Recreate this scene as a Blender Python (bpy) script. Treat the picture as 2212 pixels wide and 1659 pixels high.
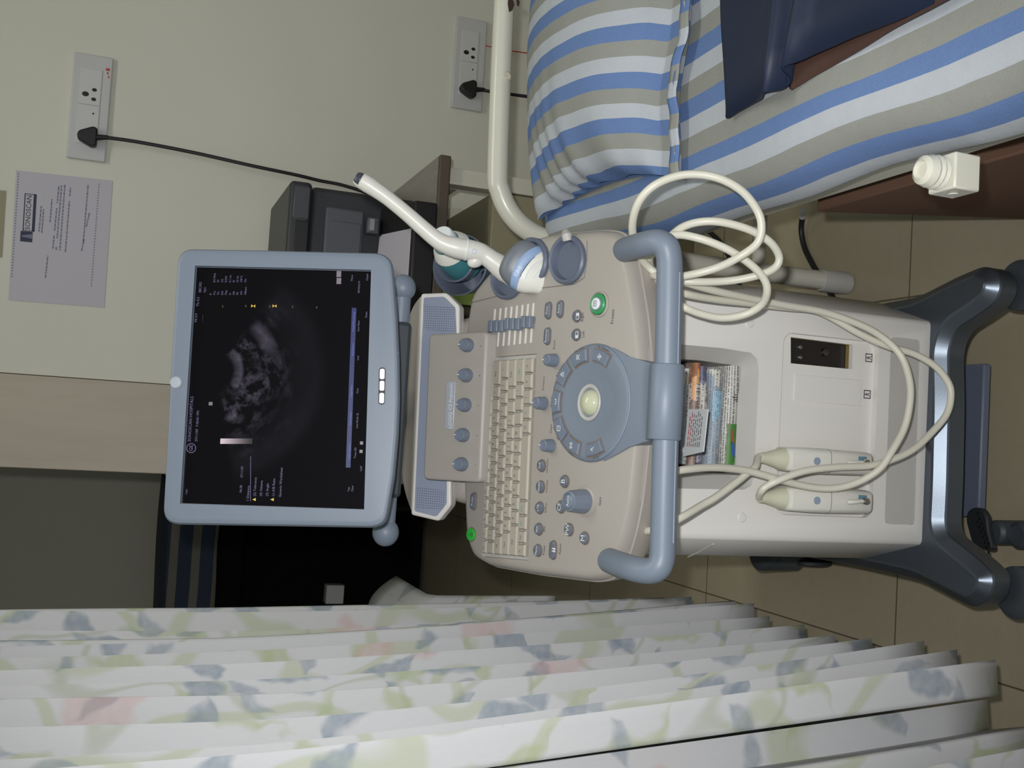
import bpy, bmesh, math, random
from mathutils import Vector, Matrix
random.seed(7)
PI = math.pi
for o in list(bpy.data.objects): bpy.data.objects.remove(o)
SC = bpy.context.scene
COL = SC.collection

# ------------------------------------------------------------------ camera, world, light, exposure
F_PX = 2240.0; PITCH = math.radians(20.5); YAW = 0.05388; ROLL = -0.07964; EYE = Vector((0, 0, 1.25))
_f = Vector((math.sin(YAW)*math.cos(PITCH), math.cos(YAW)*math.cos(PITCH), -math.sin(PITCH)))
_r = Vector((math.cos(YAW), -math.sin(YAW), 0)); _d = _f.cross(_r)
R_ = _r*math.cos(ROLL) + _d*math.sin(ROLL)          # towards the right of the room (top of the turned photograph)
D_ = -_r*math.sin(ROLL) + _d*math.cos(ROLL)         # downwards (right of the turned photograph)
cam = bpy.data.cameras.new('camera'); camo = bpy.data.objects.new('camera', cam); COL.objects.link(camo)
M = Matrix.Identity(4)
for i in range(3):
    M[i][0] = D_[i]; M[i][1] = R_[i]; M[i][2] = -_f[i]; M[i][3] = EYE[i]
camo.matrix_world = M
cam.sensor_width = 36.0; cam.sensor_fit = 'HORIZONTAL'; cam.lens = F_PX/2212*36; cam.clip_start = 0.02
SC.camera = camo
W = bpy.data.worlds.new('world'); SC.world = W; W.use_nodes = True
W.node_tree.nodes['Background'].inputs[0].default_value = (0.90, 0.95, 1.0, 1)
W.node_tree.nodes['Background'].inputs[1].default_value = 0.44
fl = bpy.data.lights.new('camera_flash', 'SPOT'); fl.energy = 43; fl.color = (1.0, 1.0, 0.99)
fl.shadow_soft_size = 0.012; fl.spot_size = math.radians(88); fl.spot_blend = 0.9
flo = bpy.data.objects.new('camera_flash', fl); COL.objects.link(flo)
flo.location = EYE + R_*0.045 - D_*0.03
flo.rotation_euler = M.to_euler()
tl = bpy.data.lights.new('ceiling_tube', 'AREA'); tl.shape = 'RECTANGLE'; tl.size = 1.2; tl.size_y = 0.25
tl.energy = 9; tl.color = (0.98, 1.0, 0.90)
tlo = bpy.data.objects.new('ceiling_tube', tl); COL.objects.link(tlo); tlo.location = (0.7, 1.25, 2.7)
SC.view_settings.view_transform = 'Standard'; SC.view_settings.look = 'None'
SC.view_settings.exposure = 0.17; SC.view_settings.gamma = 1.0; SC.view_settings.use_curve_mapping = False

# ------------------------------------------------------------------ helpers
def V(*a): return Vector(a)
def ray(x, y): return (_f*F_PX + R_*((1659-y)-829.5) + D_*(x-1106.0)).normalized()
def hit(x, y, p0, n):
    v = ray(x, y); n = Vector(n); return EYE + v*((Vector(p0)-EYE).dot(n)/v.dot(n))
def aY(x, y, Y): return hit(x, y, (0, Y, 0), (0, 1, 0))
def aZ(x, y, Z): return hit(x, y, (0, 0, Z), (0, 0, 1))
def aX(x, y, X): return hit(x, y, (X, 0, 0), (1, 0, 0))
def pxm(p): return (Vector(p)-EYE).dot(_f)/F_PX       # metres per photo pixel at a point
def lin(c):
    c = c/255.0
    return c/12.92 if c <= 0.04045 else ((c+0.055)/1.055)**2.4
def rgb(c): return (lin(c[0]), lin(c[1]), lin(c[2]), 1.0)
def spline(pts, n=8, closed=False):
    pts = [Vector(p) for p in pts]; out = []; N = len(pts)
    rng = N if closed else N-1
    for i in range(rng):
        if closed: p0, p1, p2, p3 = pts[(i-1) % N], pts[i], pts[(i+1) % N], pts[(i+2) % N]
        else: p0, p1, p2, p3 = pts[max(i-1, 0)], pts[i], pts[i+1], pts[min(i+2, N-1)]
        for k in range(n):
            t = k/n
            out.append(0.5*((2*p1)+(p2-p0)*t+(2*p0-5*p1+4*p2-p3)*t*t+(3*p1-p0-3*p2+p3)*t**3))
    if not closed: out.append(pts[-1])
    return out
OFF = {}
class Fr:
    """local frame"""
    def __init__(s, o, ex, ey):
        s.o = Vector(o); s.x = Vector(ex).normalized(); e = Vector(ey); s.y = (e-s.x*e.dot(s.x)).normalized(); s.z = s.x.cross(s.y)
    def __call__(s, a, b, c=0.0): return s.o + s.x*a + s.y*b + s.z*c
    def at(s, x, y, h=0.0): return hit(x, y, s.o+s.z*h, s.z)
    def loc(s, p): d = Vector(p)-s.o; return d.dot(s.x), d.dot(s.y), d.dot(s.z)
    def on(s, o): f = Fr(o, s.x, s.y); return f
WORLD = Fr((0, 0, 0), (1, 0, 0), (0, 1, 0))
class MB:
    def __init__(s): s.bm = bmesh.new(); s.mi = 0
    def face(s, vs):
        try:
            f = s.bm.faces.new(vs); f.material_index = s.mi; return f
        except ValueError: return None
    def vs(s, pts): return [s.bm.verts.new(p) for p in pts]
    def box(s, c, size, fr=WORLD):
        a, b, d = [q/2 for q in size]; cx, cy, cz = c
        v = s.vs([fr(cx+i*a, cy+j*b, cz+k*d) for k in (-1, 1) for j in (-1, 1) for i in (-1, 1)])
        for q in ((0, 2, 3, 1), (4, 5, 7, 6), (0, 1, 5, 4), (2, 6, 7, 3), (0, 4, 6, 2), (1, 3, 7, 5)): s.face([v[i] for i in q])
        return s
    def bx(s, x0, x1, y0, y1, z0, z1): return s.box(((x0+x1)/2, (y0+y1)/2, (z0+z1)/2), (x1-x0, y1-y0, z1-z0))
    def prism(s, pts, vec, cap0=True):
        pts = [Vector(p) for p in pts]; vec = Vector(vec)
        a = s.vs(pts); b = s.vs([p+vec for p in pts]); n = len(pts)
        if cap0: s.face(a[::-1])
        s.face(b)
        for i in range(n): s.face([a[i], a[(i+1) % n], b[(i+1) % n], b[i]])
        return s
    def loft(s, rings, cap=True, closed=True):
        rs = [s.vs(r) for r in rings]; n = len(rs[0])
        for A, B in zip(rs, rs[1:]):
            for i in range(n if closed else n-1): s.face([A[i], A[(i+1) % n], B[(i+1) % n], B[i]])
        if cap and closed: s.face(rs[0][::-1]); s.face(rs[-1])
        return s
    def tube(s, pts, r, n=12, cap=True, sx=1.0, ref=None):
        pts = [Vector(p) for p in pts]; N = len(pts)
        rr = r if isinstance(r, (list, tuple)) else [r]*N
        t0 = (pts[1]-pts[0]).normalized()
        u = Vector(ref) if ref else (Vector((0, 0, 1)) if abs(t0.z) < 0.9 else Vector((0, 1, 0)))
        u = (u-t0*u.dot(t0)).normalized(); rings = []
        for i in range(N):
            t = (pts[min(i+1, N-1)]-pts[max(i-1, 0)]).normalized()
            u = (u-t*u.dot(t)).normalized(); w = t.cross(u)
            rings.append([pts[i]+(u*math.cos(2*PI*k/n)*sx+w*math.sin(2*PI*k/n))*rr[i] for k in range(n)])
        return s.loft(rings, cap)
    def lathe(s, fr, prof, n=28, sx=1.0, sy=1.0, cap=True):
        rings = [[fr(r*sx*math.cos(2*PI*k/n), r*sy*math.sin(2*PI*k/n), h) for k in range(n)] for r, h in prof]
        return s.loft(rings, cap)
    def ball(s, fr, r, n=20, m=12, sc=(1, 1, 1), lo=-PI/2, hi=PI/2):
        prof = []
        rings = [[fr(r*sc[0]*math.cos(a)*math.cos(2*PI*k/n), r*sc[1]*math.cos(a)*math.sin(2*PI*k/n), r*sc[2]*math.sin(a)) for k in range(n)]
                 for a in [lo+0.02+(hi-lo-0.04)*i/m for i in range(m+1)]]
        return s.loft(rings)
    def grid(s, fn, nu, nv, uv=None):
        P = [[s.bm.verts.new(fn(i/nu, j/nv)) for j in range(nv+1)] for i in range(nu+1)]
        lay = s.bm.loops.layers.uv.verify() if uv else None
        for i in range(nu):
            for j in range(nv):
                f = s.face([P[i][j], P[i+1][j], P[i+1][j+1], P[i][j+1]])
                if uv and f:
                    for l, (a, b) in zip(f.loops, ((i, j), (i+1, j), (i+1, j+1), (i, j+1))): l[lay].uv = uv(a/nu, b/nv)
        return s
    def poly(s, pts): s.face(s.vs(pts)); return s
    def build(s, name, mat, parent=None, bev=0, seg=2, ang=35, sub=0, solid=0, flat=False, sms=0):
        bm = s.bm; bmesh.ops.remove_doubles(bm, verts=bm.verts, dist=1e-6)
        bmesh.ops.recalc_face_normals(bm, faces=bm.faces)
        if parent is not None: L = OFF[parent.name]
        else:
            xs = [v.co for v in bm.verts]
            L = Vector(((min(v.x for v in xs)+max(v.x for v in xs))/2, (min(v.y for v in xs)+max(v.y for v in xs))/2, min(v.z for v in xs)))
        bmesh.ops.translate(bm, verts=bm.verts, vec=-L)
        me = bpy.data.meshes.new(name); bm.to_mesh(me); bm.free()
        for m in (mat if isinstance(mat, (list, tuple)) else [mat]): me.materials.append(m)
        o = bpy.data.objects.new(name, me); COL.objects.link(o)
        if parent is not None: o.parent = parent
        else: o.location = L
        OFF[o.name] = L
        if not flat: me.shade_smooth(); me.set_sharp_from_angle(angle=math.radians(ang))
        if solid: md = o.modifiers.new('thickness', 'SOLIDIFY'); md.thickness = solid; md.offset = 0
        if bev: md = o.modifiers.new('bevel', 'BEVEL'); md.width = bev; md.segments = seg; md.limit_method = 'ANGLE'; md.angle_limit = math.radians(40)
        if sub: md = o.modifiers.new('subdivision', 'SUBSURF'); md.levels = sub; md.render_levels = sub
        return o
def thing(name, label, cat, loc, group=None):
    o = bpy.data.objects.new(name, None); COL.objects.link(o); o.location = loc; o.empty_display_size = 0.05
    OFF[o.name] = Vector(loc); return tag(o, label, cat, group)
def tag(o, label, cat, group=None):
    o['label'] = label; o['category'] = cat
    if group: o['group'] = group
    return o
def struct(o): o['kind'] = 'structure'; return o
def lab(o, l): o['label'] = l; return o
def cut(o, cutters):
    """boolean-subtract meshes from an object and keep the plain result"""
    tmp = []
    for c in cutters:
        bmesh.ops.recalc_face_normals(c.bm, faces=c.bm.faces)
        bmesh.ops.translate(c.bm, verts=c.bm.verts, vec=-OFF[o.name])
        me = bpy.data.meshes.new('t'); c.bm.to_mesh(me); c.bm.free()
        t = bpy.data.objects.new('t', me); COL.objects.link(t)
        if o.parent: t.parent = o.parent
        else: t.location = o.location
        tmp.append(t); md = o.modifiers.new('cut', 'BOOLEAN'); md.object = t; md.operation = 'DIFFERENCE'; md.solver = 'EXACT'
    dg = bpy.context.evaluated_depsgraph_get(); dg.update()
    me = bpy.data.meshes.new_from_object(o.evaluated_get(dg)); o.modifiers.clear(); o.data = me
    me.shade_smooth(); me.set_sharp_from_angle(angle=math.radians(35))
    for t in tmp: bpy.data.objects.remove(t)
    return o
def text_into(mb, items):
    """items: (string, centre, ex, ey, size[, align]) as flat raised lettering"""
    for it in items:
        s, c, ex, ey, size = it[:5]; al = it[5] if len(it) > 5 else 'CENTER'
        cu = bpy.data.curves.new('t', 'FONT'); cu.body = s; cu.size = size; cu.align_x = al; cu.align_y = 'CENTER'; cu.resolution_u = 2
        o = bpy.data.objects.new('t', cu); COL.objects.link(o)
        dg = bpy.context.evaluated_depsgraph_get(); me = bpy.data.meshes.new_from_object(o.evaluated_get(dg))
        fr = Fr(c, ex, ey)
        vs = [mb.bm.verts.new(fr(v.co.x, v.co.y, 0)) for v in me.vertices]
        for p in me.polygons: mb.face([vs[i] for i in p.vertices])
        bpy.data.objects.remove(o); bpy.data.meshes.remove(me); bpy.data.curves.remove(cu)
    return mb
def text_parts(name, items, m, parent):
    for it in items: text_into(b_ := MB(), [it]); b_.build(name, m, parent, flat=True)
def rrect(fr, x0, x1, y0, y1, r, h=0.0, n=5):
    out = []
    for cx, cy, a0 in ((x1-r, y1-r, 0), (x0+r, y1-r, PI/2), (x0+r, y0+r, PI), (x1-r, y0+r, 1.5*PI)):
        for k in range(n+1):
            a = a0+PI/2*k/n; out.append(fr(cx+r*math.cos(a), cy+r*math.sin(a), h))
    return out
def roundpoly(pts, r, n=4):
    """round the corners of a polygon"""
    out = []; N = len(pts)
    for i in range(N):
        p = Vector(pts[i]); a = Vector(pts[i-1])-p; b = Vector(pts[(i+1) % N])-p
        k = min(r, a.length*0.45, b.length*0.45); A = p+a.normalized()*k; B = p+b.normalized()*k
        for j in range(n+1):
            t = j/n; out.append(A*(1-t)**2+p*2*t*(1-t)+B*t*t)
    return out

# ------------------------------------------------------------------ materials
class NT:
    def __init__(s, name):
        s.m = bpy.data.materials.new(name); s.m.use_nodes = True; s.t = s.m.node_tree; s.n = s.t.nodes
        s.b = s.n['Principled BSDF']
    def add(s, typ, **kw):
        n = s.n.new(typ)
        for k, v in kw.items(): setattr(n, k, v)
        return n
    def link(s, a, b): s.t.links.new(a, b)
    def math(s, op, a, b=None, clamp=False):
        n = s.add('ShaderNodeMath', operation=op, use_clamp=clamp)
        for i, q in enumerate((a, b)):
            if q is None: continue
            if isinstance(q, (int, float)): n.inputs[i].default_value = q
            else: s.link(q, n.inputs[i])
        return n.outputs[0]
    def mix(s, f, a, b):
        n = s.add('ShaderNodeMix', data_type='RGBA')
        for i, q in ((0, f), (6, a), (7, b)):
            if isinstance(q, (int, float)): n.inputs[i].default_value = q
            elif isinstance(q, tuple): n.inputs[i].default_value = q
            else: s.link(q, n.inputs[i])
        return n.outputs[2]
    def noise(s, vec, scale, detail=2.0, rough=0.5):
        n = s.add('ShaderNodeTexNoise'); n.inputs['Scale'].default_value = scale; n.inputs['Detail'].default_value = detail; n.inputs['Roughness'].default_value = rough
        if vec is not None: s.link(vec, n.inputs['Vector'])
        return n.outputs['Fac']
    def bump(s, h, strength, dist=0.002):
        n = s.add('ShaderNodeBump'); n.inputs['Strength'].default_value = strength; n.inputs['Distance'].default_value = dist
        s.link(h, n.inputs['Height']); s.link(n.outputs[0], s.b.inputs['Normal'])
    def coord(s, k='Object'): return s.add('ShaderNodeTexCoord').outputs[k]
    def xyz(s, v):
        n = s.add('ShaderNodeSeparateXYZ'); s.link(v, n.inputs[0]); return n.outputs
def mat(name, c, rough=0.5, metal=0.0, spec=0.5, nz=0.0, nscale=40, bump=0.0, bscale=300, emit=None, es=1.0, coat=0.0):
    N = NT(name); b = N.b
    b.inputs['Base Color'].default_value = rgb(c); b.inputs['Roughness'].default_value = rough; b.inputs['Metallic'].default_value = metal
    b.inputs['Specular IOR Level'].default_value = spec; b.inputs['Coat Weight'].default_value = coat
    if nz:
        f = N.noise(N.coord(), nscale, 4)
        lo = tuple(max(0, q*(1-nz)) for q in rgb(c)[:3])+(1,); hi = tuple(min(1, q*(1+nz)) for q in rgb(c)[:3])+(1,)
        N.link(N.mix(f, lo, hi), b.inputs['Base Color'])
    if bump: N.bump(N.noise(N.coord(), bscale, 2), bump)
    if emit: b.inputs['Emission Color'].default_value = rgb(emit); b.inputs['Emission Strength'].default_value = es
    return N.m
m_wall = mat('painted wall', (214, 212, 200), 0.75, nz=0.05, nscale=3, bump=0.08, bscale=120)
m_ceil = mat('ceiling paint', (225, 224, 215), 0.9)
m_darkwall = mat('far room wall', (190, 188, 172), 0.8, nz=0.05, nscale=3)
m_console = mat('warm grey plastic', (167, 161, 154), 0.42, bump=0.05, bscale=900)
m_ivory = mat('ivory plastic', (221, 218, 213), 0.38, bump=0.03, bscale=700)
m_ivory_d = mat('ivory grey plastic', (184, 182, 178), 0.45)
m_blue = mat('blue grey plastic', (120, 131, 146), 0.45, bump=0.05, bscale=900)
m_blue_d = mat('blue grey cup plastic', (98, 106, 124), 0.45)
m_bluekey = mat('blue grey key', (116, 126, 142), 0.35)
m_button = mat('grey button', (106, 110, 121), 0.3)
m_slate = mat('slate metallic paint', (98, 106, 116), 0.34, metal=0.75, bump=0.05, bscale=1200)
m_slate_d = mat('slate plastic', (60, 66, 72), 0.5, bump=0.1, bscale=600)
m_rubber = mat('black rubber', (34, 37, 41), 0.6)
m_pitch = mat('couch shade black', (9, 9, 10), 0.8, spec=0.1)  # near-black colour stands in for the shade on and below the far couch
m_black = mat('black plastic', (22, 22, 24), 0.5)
m_cable = mat('cream cable', (214, 211, 196), 0.4)
m_probe = mat('white probe plastic', (222, 220, 212), 0.35)
m_boot = mat('yellowed boot rubber', (205, 205, 182), 0.5)
m_lens = mat('grey acoustic lens', (112, 118, 126), 0.4)
m_band = mat('light blue band', (140, 164, 200), 0.4)
m_keycap = mat('key cap beige', (168, 161, 148), 0.45)
m_legend = mat('dark legend', (60, 62, 70), 0.6)
m_legend_g = mat('green legend', (40, 170, 150), 0.6)
m_white = mat('white print', (225, 230, 232), 0.5)
m_green = mat('green ring', (58, 150, 92), 0.35)
m_greenlit = mat('green lit button', (46, 170, 60), 0.35, emit=(40, 220, 60), es=0.04)
m_ballm = mat('pale green trackball', (196, 199, 170), 0.12, coat=0.3)
m_metal = mat('dark metal', (120, 118, 110), 0.3, metal=1.0)
m_chrome = mat('chrome', (200, 200, 200), 0.12, metal=1.0)
m_gold = mat('gold contact', (190, 165, 100), 0.35, metal=1.0)
m_silver = mat('silver badge', (190, 196, 205), 0.4, metal=0.3)
m_cream = mat('cream enamel', (212, 210, 196), 0.28, coat=0.2, nz=0.03, nscale=20)
m_plate = mat('white switch plate', (196, 196, 196), 0.35)
m_plate_in = mat('white switch insert', (203, 203, 202), 0.35)
m_printer = mat('charcoal printer plastic', (50, 51, 55), 0.45)
m_printer_g = mat('grey printer plastic', (84, 86, 94), 0.45)
m_paper = mat('lilac white paper', (190, 186, 196), 0.7)
m_table = mat('brown table edge', (92, 82, 72), 0.5)
m_teal = mat('teal bottle', (64, 128, 136), 0.4)
m_red = mat('red wire', (190, 60, 60), 0.5)
m_pink = mat('red print', (216, 96, 102), 0.6)
m_kraft = mat('brown cardboard', (104, 76, 60), 0.8, nz=0.1, nscale=30)
m_beige = mat('beige board', (150, 143, 118), 0.6)
m_lime = mat('lime green paper', (160, 184, 96), 0.6)
m_foil = mat('silver foil', (215, 210, 215), 0.18, metal=1.0, bump=1.0, bscale=90)
m_navy = mat('navy rubber sheet', (18, 31, 56), 0.55, nz=0.12, nscale=8)
m_brownback = mat('brown backing', (74, 52, 44), 0.55)
m_txt = mat('screen text', (30, 28, 40), 0.5, emit=(150, 140, 190), es=0.42)
m_txt_b = mat('screen blue bar', (20, 24, 60), 0.4, emit=(40, 56, 150), es=0.22)
m_txt_y = mat('screen yellow mark', (60, 50, 10), 0.4, emit=(225, 190, 80), es=0.8)
m_txt_w = mat('screen white mark', (60, 60, 60), 0.4, emit=(225, 205, 225), es=0.20)
m_lit = mat('lit button and glint white', (230, 235, 240), 0.4, emit=(235, 240, 250), es=0.6)

def stripes(name, order, period, phase):
    """woven stripes running along one cloth direction (UV in metres)"""
    N = NT(name); c = N.coord(); x, y, z = N.xyz(N.coord('UV'))
    w = N.noise(c, 6, 2); xx = N.math('ADD', x, N.math('MULTIPLY', N.math('SUBTRACT', w, 0.5), 0.010))
    t = N.math('FRACT', N.math('DIVIDE', N.math('SUBTRACT', xx, phase), period))
    r = N.add('ShaderNodeValToRGB'); r.color_ramp.interpolation = 'CONSTANT'
    r.color_ramp.elements[0].position = 0; r.color_ramp.elements[0].color = rgb(order[0])
    r.color_ramp.elements[1].position = 0.34; r.color_ramp.elements[1].color = rgb(order[1])
    e = r.color_ramp.elements.new(0.67); e.color = rgb(order[2])
    N.link(t, r.inputs[0])
    weave = N.noise(c, 900, 2, 0.7); fine = N.noise(c, 60, 3)
    col = N.mix(N.math('MULTIPLY', weave, 0.22), r.outputs[0], (0.75, 0.75, 0.75, 1)); col = N.mix(N.math('MULTIPLY', fine, 0.12), col, (0.1, 0.1, 0.12, 1))
    N.link(col, N.b.inputs['Base Color']); N.b.inputs['Roughness'].default_value = 0.85
    N.b.inputs['Specular IOR Level'].default_value = 0.15
    h = N.math('ADD', N.math('MULTIPLY', N.noise(c, 1200, 1), 0.25), N.math('MULTIPLY', N.noise(c, 22, 3), 1.0)); N.bump(h, 0.35, 0.004)
    return N.m
BLU, WHT, BEI = (72, 112, 172), (180, 186, 194), (138, 140, 132)

def floral():
    N = NT('floral curtain cloth'); uv = N.coord('UV')
    def layer(scale, dens, ax, ay, seed, distort=0.0):
        mp = N.add('ShaderNodeMapping'); mp.inputs['Scale'].default_value = (scale, scale, 1); mp.inputs['Location'].default_value = (seed, seed*1.7, 0)
        N.link(uv, mp.inputs['Vector']); v = mp.outputs[0]
        if distort:
            nz = N.add('ShaderNodeTexNoise'); nz.inputs['Scale'].default_value = 2.5; N.link(v, nz.inputs['Vector'])
            a = N.add('ShaderNodeVectorMath', operation='SCALE'); a.inputs['Scale'].default_value = distort
            N.link(nz.outputs['Color'], a.inputs[0]); ad = N.add('ShaderNodeVectorMath', operation='ADD'); N.link(v, ad.inputs[0]); N.link(a.outputs[0], ad.inputs[1]); v = ad.outputs[0]
        vo = N.add('ShaderNodeTexVoronoi', voronoi_dimensions='2D'); vo.inputs['Scale'].default_value = 1.0; N.link(v, vo.inputs['Vector'])
        sub = N.add('ShaderNodeVectorMath', operation='SUBTRACT'); N.link(v, sub.inputs[0]); N.link(vo.outputs['Position'], sub.inputs[1])
        cs = N.add('ShaderNodeSeparateColor'); N.link(vo.outputs['Color'], cs.inputs[0])
        ang = N.math('MULTIPLY', cs.outputs[0], 2*PI); co = N.math('COSINE', ang); si = N.math('SINE', ang)
        x, y, z = N.xyz(sub.outputs[0])
        X = N.math('ADD', N.math('MULTIPLY', x, co), N.math('MULTIPLY', y, si)); Y = N.math('SUBTRACT', N.math('MULTIPLY', y, co), N.math('MULTIPLY', x, si))
        Yb = N.math('ADD', Y, N.math('MULTIPLY', N.math('MULTIPLY', X, X), 0.9))
        # pointed leaf: |Y| < ay*(1-(X/ax)^2)
        e = N.math('SUBTRACT', N.math('MULTIPLY', N.math('SUBTRACT', 1.0, N.math('POWER', N.math('ABSOLUTE', N.math('DIVIDE', X, ax)), 2.0)), ay), N.math('ABSOLUTE', Yb))
        m = N.math('MULTIPLY', e, 14.0, True)
        return N.math('MULTIPLY', m, N.math('LESS_THAN', cs.outputs[1], dens)), cs.outputs[2], v
    base = (0.62, 0.62, 0.635, 1)
    c = base
    g, gr, v1 = layer(7, 0.62, 0.46, 0.13, 3.1, 0.5)
    f, fr_, v2 = layer(8.5, 0.52, 0.40, 0.19, 7.7, 0.35)
    f2, fr2, v2b = layer(11, 0.42, 0.40, 0.16, 1.3, 0.3)
    p, pr, v3 = layer(5.2, 0.20, 0.32, 0.24, 11.4, 0.5)
    # trailing vines
    nz = N.noise(uv, 3.2, 1); vine = N.math('MULTIPLY', N.math('SUBTRACT', 0.02, N.math('ABSOLUTE', N.math('SUBTRACT', nz, 0.5))), 90, True)
    vine2 = N.math('MULTIPLY', N.math('SUBTRACT', 0.014, N.math('ABSOLUTE', N.math('SUBTRACT', N.noise(uv, 4.1, 1), 0.58))), 90, True)
    mott = N.noise(uv, 60, 4)
    c = N.mix(N.math('MULTIPLY', vine, 0.55), c, rgb((178, 186, 150)))
    c = N.mix(N.math('MULTIPLY', vine2, 0.5), c, rgb((168, 176, 150)))
    c = N.mix(N.math('MULTIPLY', g, N.math('ADD', 0.35, N.math('MULTIPLY', mott, 0.5))), c, rgb((172, 182, 138)))
    c = N.mix(N.math('MULTIPLY', f, N.math('ADD', 0.2, N.math('MULTIPLY', mott, 0.85))), c, rgb((128, 144, 160)))
    c = N.mix(N.math('MULTIPLY', f2, N.math('ADD', 0.15, N.math('MULTIPLY', mott, 0.8))), c, rgb((138, 150, 164)))
    c = N.mix(N.math('MULTIPLY', p, N.math('ADD', 0.1, N.math('MULTIPLY', mott, 0.6))), c, rgb((206, 166, 162)))
    mp = N.add('ShaderNodeMapping'); mp.inputs['Scale'].default_value = (900, 60, 1); N.link(uv, mp.inputs['Vector'])
    c = N.mix(N.math('MULTIPLY', N.noise(mp.outputs[0], 1, 2), 0.16), c, (0.30, 0.31, 0.32, 1))
    N.link(c, N.b.inputs['Base Color']); N.b.inputs['Roughness'].default_value = 0.9; N.b.inputs['Specular IOR Level'].default_value = 0.1
    return N.m
m_floral = floral()

def tiles():
    N = NT('beige floor tiles'); g = N.coord('Generated'); c = N.add('ShaderNodeNewGeometry').outputs['Position']; x, y, z = N.xyz(c)
    def ln(q, off):
        t = N.math('FRACT', N.math('DIVIDE', N.math('SUBTRACT', q, off), 0.602)); d = N.math('MINIMUM', t, N.math('SUBTRACT', 1.0, t))
        return N.math('LESS_THAN', d, 0.0024)
    l = N.math('MAXIMUM', ln(x, -0.322), ln(y, 1.422))
    col = N.mix(N.noise(c, 45, 5, 0.7), rgb((166, 157, 134)), rgb((188, 178, 154))); col = N.mix(N.noise(c, 1.2, 2), col, rgb((156, 144, 120)))
    N.link(N.mix(l, col, rgb((98, 86, 72))), N.b.inputs['Base Color']); N.b.inputs['Roughness'].default_value = 0.33
    N.bump(N.noise(c, 300, 2), 0.03)
    return N.m
m_floor = tiles()
def wood_panel():
    N = NT('pale laminate'); c = N.coord(); mp = N.add('ShaderNodeMapping'); mp.inputs['Scale'].default_value = (9, 9, 1.1); N.link(c, mp.inputs['Vector'])
    a = N.noise(mp.outputs[0], 3, 5, 0.65); b = N.noise(c, 90, 3)
    col = N.mix(a, rgb((170, 157, 142)), rgb((196, 186, 172))); col = N.mix(N.math('MULTIPLY', b, 0.25), col, rgb((178, 168, 152)))
    N.link(col, N.b.inputs['Base Color']); N.b.inputs['Roughness'].default_value = 0.6
    return N.m
m_lam = wood_panel()
def tabletop():
    N = NT('streaked grey table cover'); c = N.coord(); mp = N.add('ShaderNodeMapping'); mp.inputs['Scale'].default_value = (30, 3, 1); N.link(c, mp.inputs['Vector'])
    N.link(N.mix(N.noise(mp.outputs[0], 2, 4, 0.6), rgb((112, 104, 98)), rgb((158, 150, 142))), N.b.inputs['Base Color']); N.b.inputs['Roughness'].default_value = 0.3
    return N.m
m_ttop = tabletop()
def newsprint(name, base, ink, rows=170, dens=0.55, patch=None, pd=0.35, cols=85):
    """rows of broken ink marks with coloured picture patches, in object space"""
    N = NT(name); c = N.coord(); x, y, z = N.xyz(c)
    q = N.math('ADD', y, N.math('MULTIPLY', z, 1.0))
    row = N.math('FLOOR', N.math('MULTIPLY', q, rows)); fr = N.math('FRACT', N.math('MULTIPLY', q, rows))
    cb = N.add('ShaderNodeCombineXYZ'); N.link(N.math('MULTIPLY', x, cols*8), cb.inputs[0]); N.link(N.math('MULTIPLY', row, 7.3), cb.inputs[1])
    w = N.noise(cb.outputs[0], 1.0, 1)
    ink_m = N.math('MULTIPLY', N.math('LESS_THAN', w, dens), N.math('LESS_THAN', fr, 0.5))
    col = N.mix(N.math('MULTIPLY', ink_m, 0.75), rgb(base), rgb(ink))
    if patch:
        for k, (pc, s) in enumerate(patch):
            vo = N.add('ShaderNodeTexVoronoi', distance='CHEBYCHEV'); vo.inputs['Scale'].default_value = s; 
            mp = N.add('ShaderNodeMapping'); mp.inputs['Location'].default_value = (k*3.3, k*1.9, 0); N.link(c, mp.inputs['Vector']); N.link(mp.outputs[0], vo.inputs['Vector'])
            cs = N.add('ShaderNodeSeparateColor'); N.link(vo.outputs['Color'], cs.inputs[0])
            mot = N.noise(c, 130, 3)
            col = N.mix(N.math('MULTIPLY', N.math('LESS_THAN', cs.outputs[0], pd), N.math('ADD', 0.45, N.math('MULTIPLY', mot, 0.5))), col, rgb(pc))
    N.link(col, N.b.inputs['Base Color']); N.b.inputs['Roughness'].default_value = 0.5
    return N.m
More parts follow.
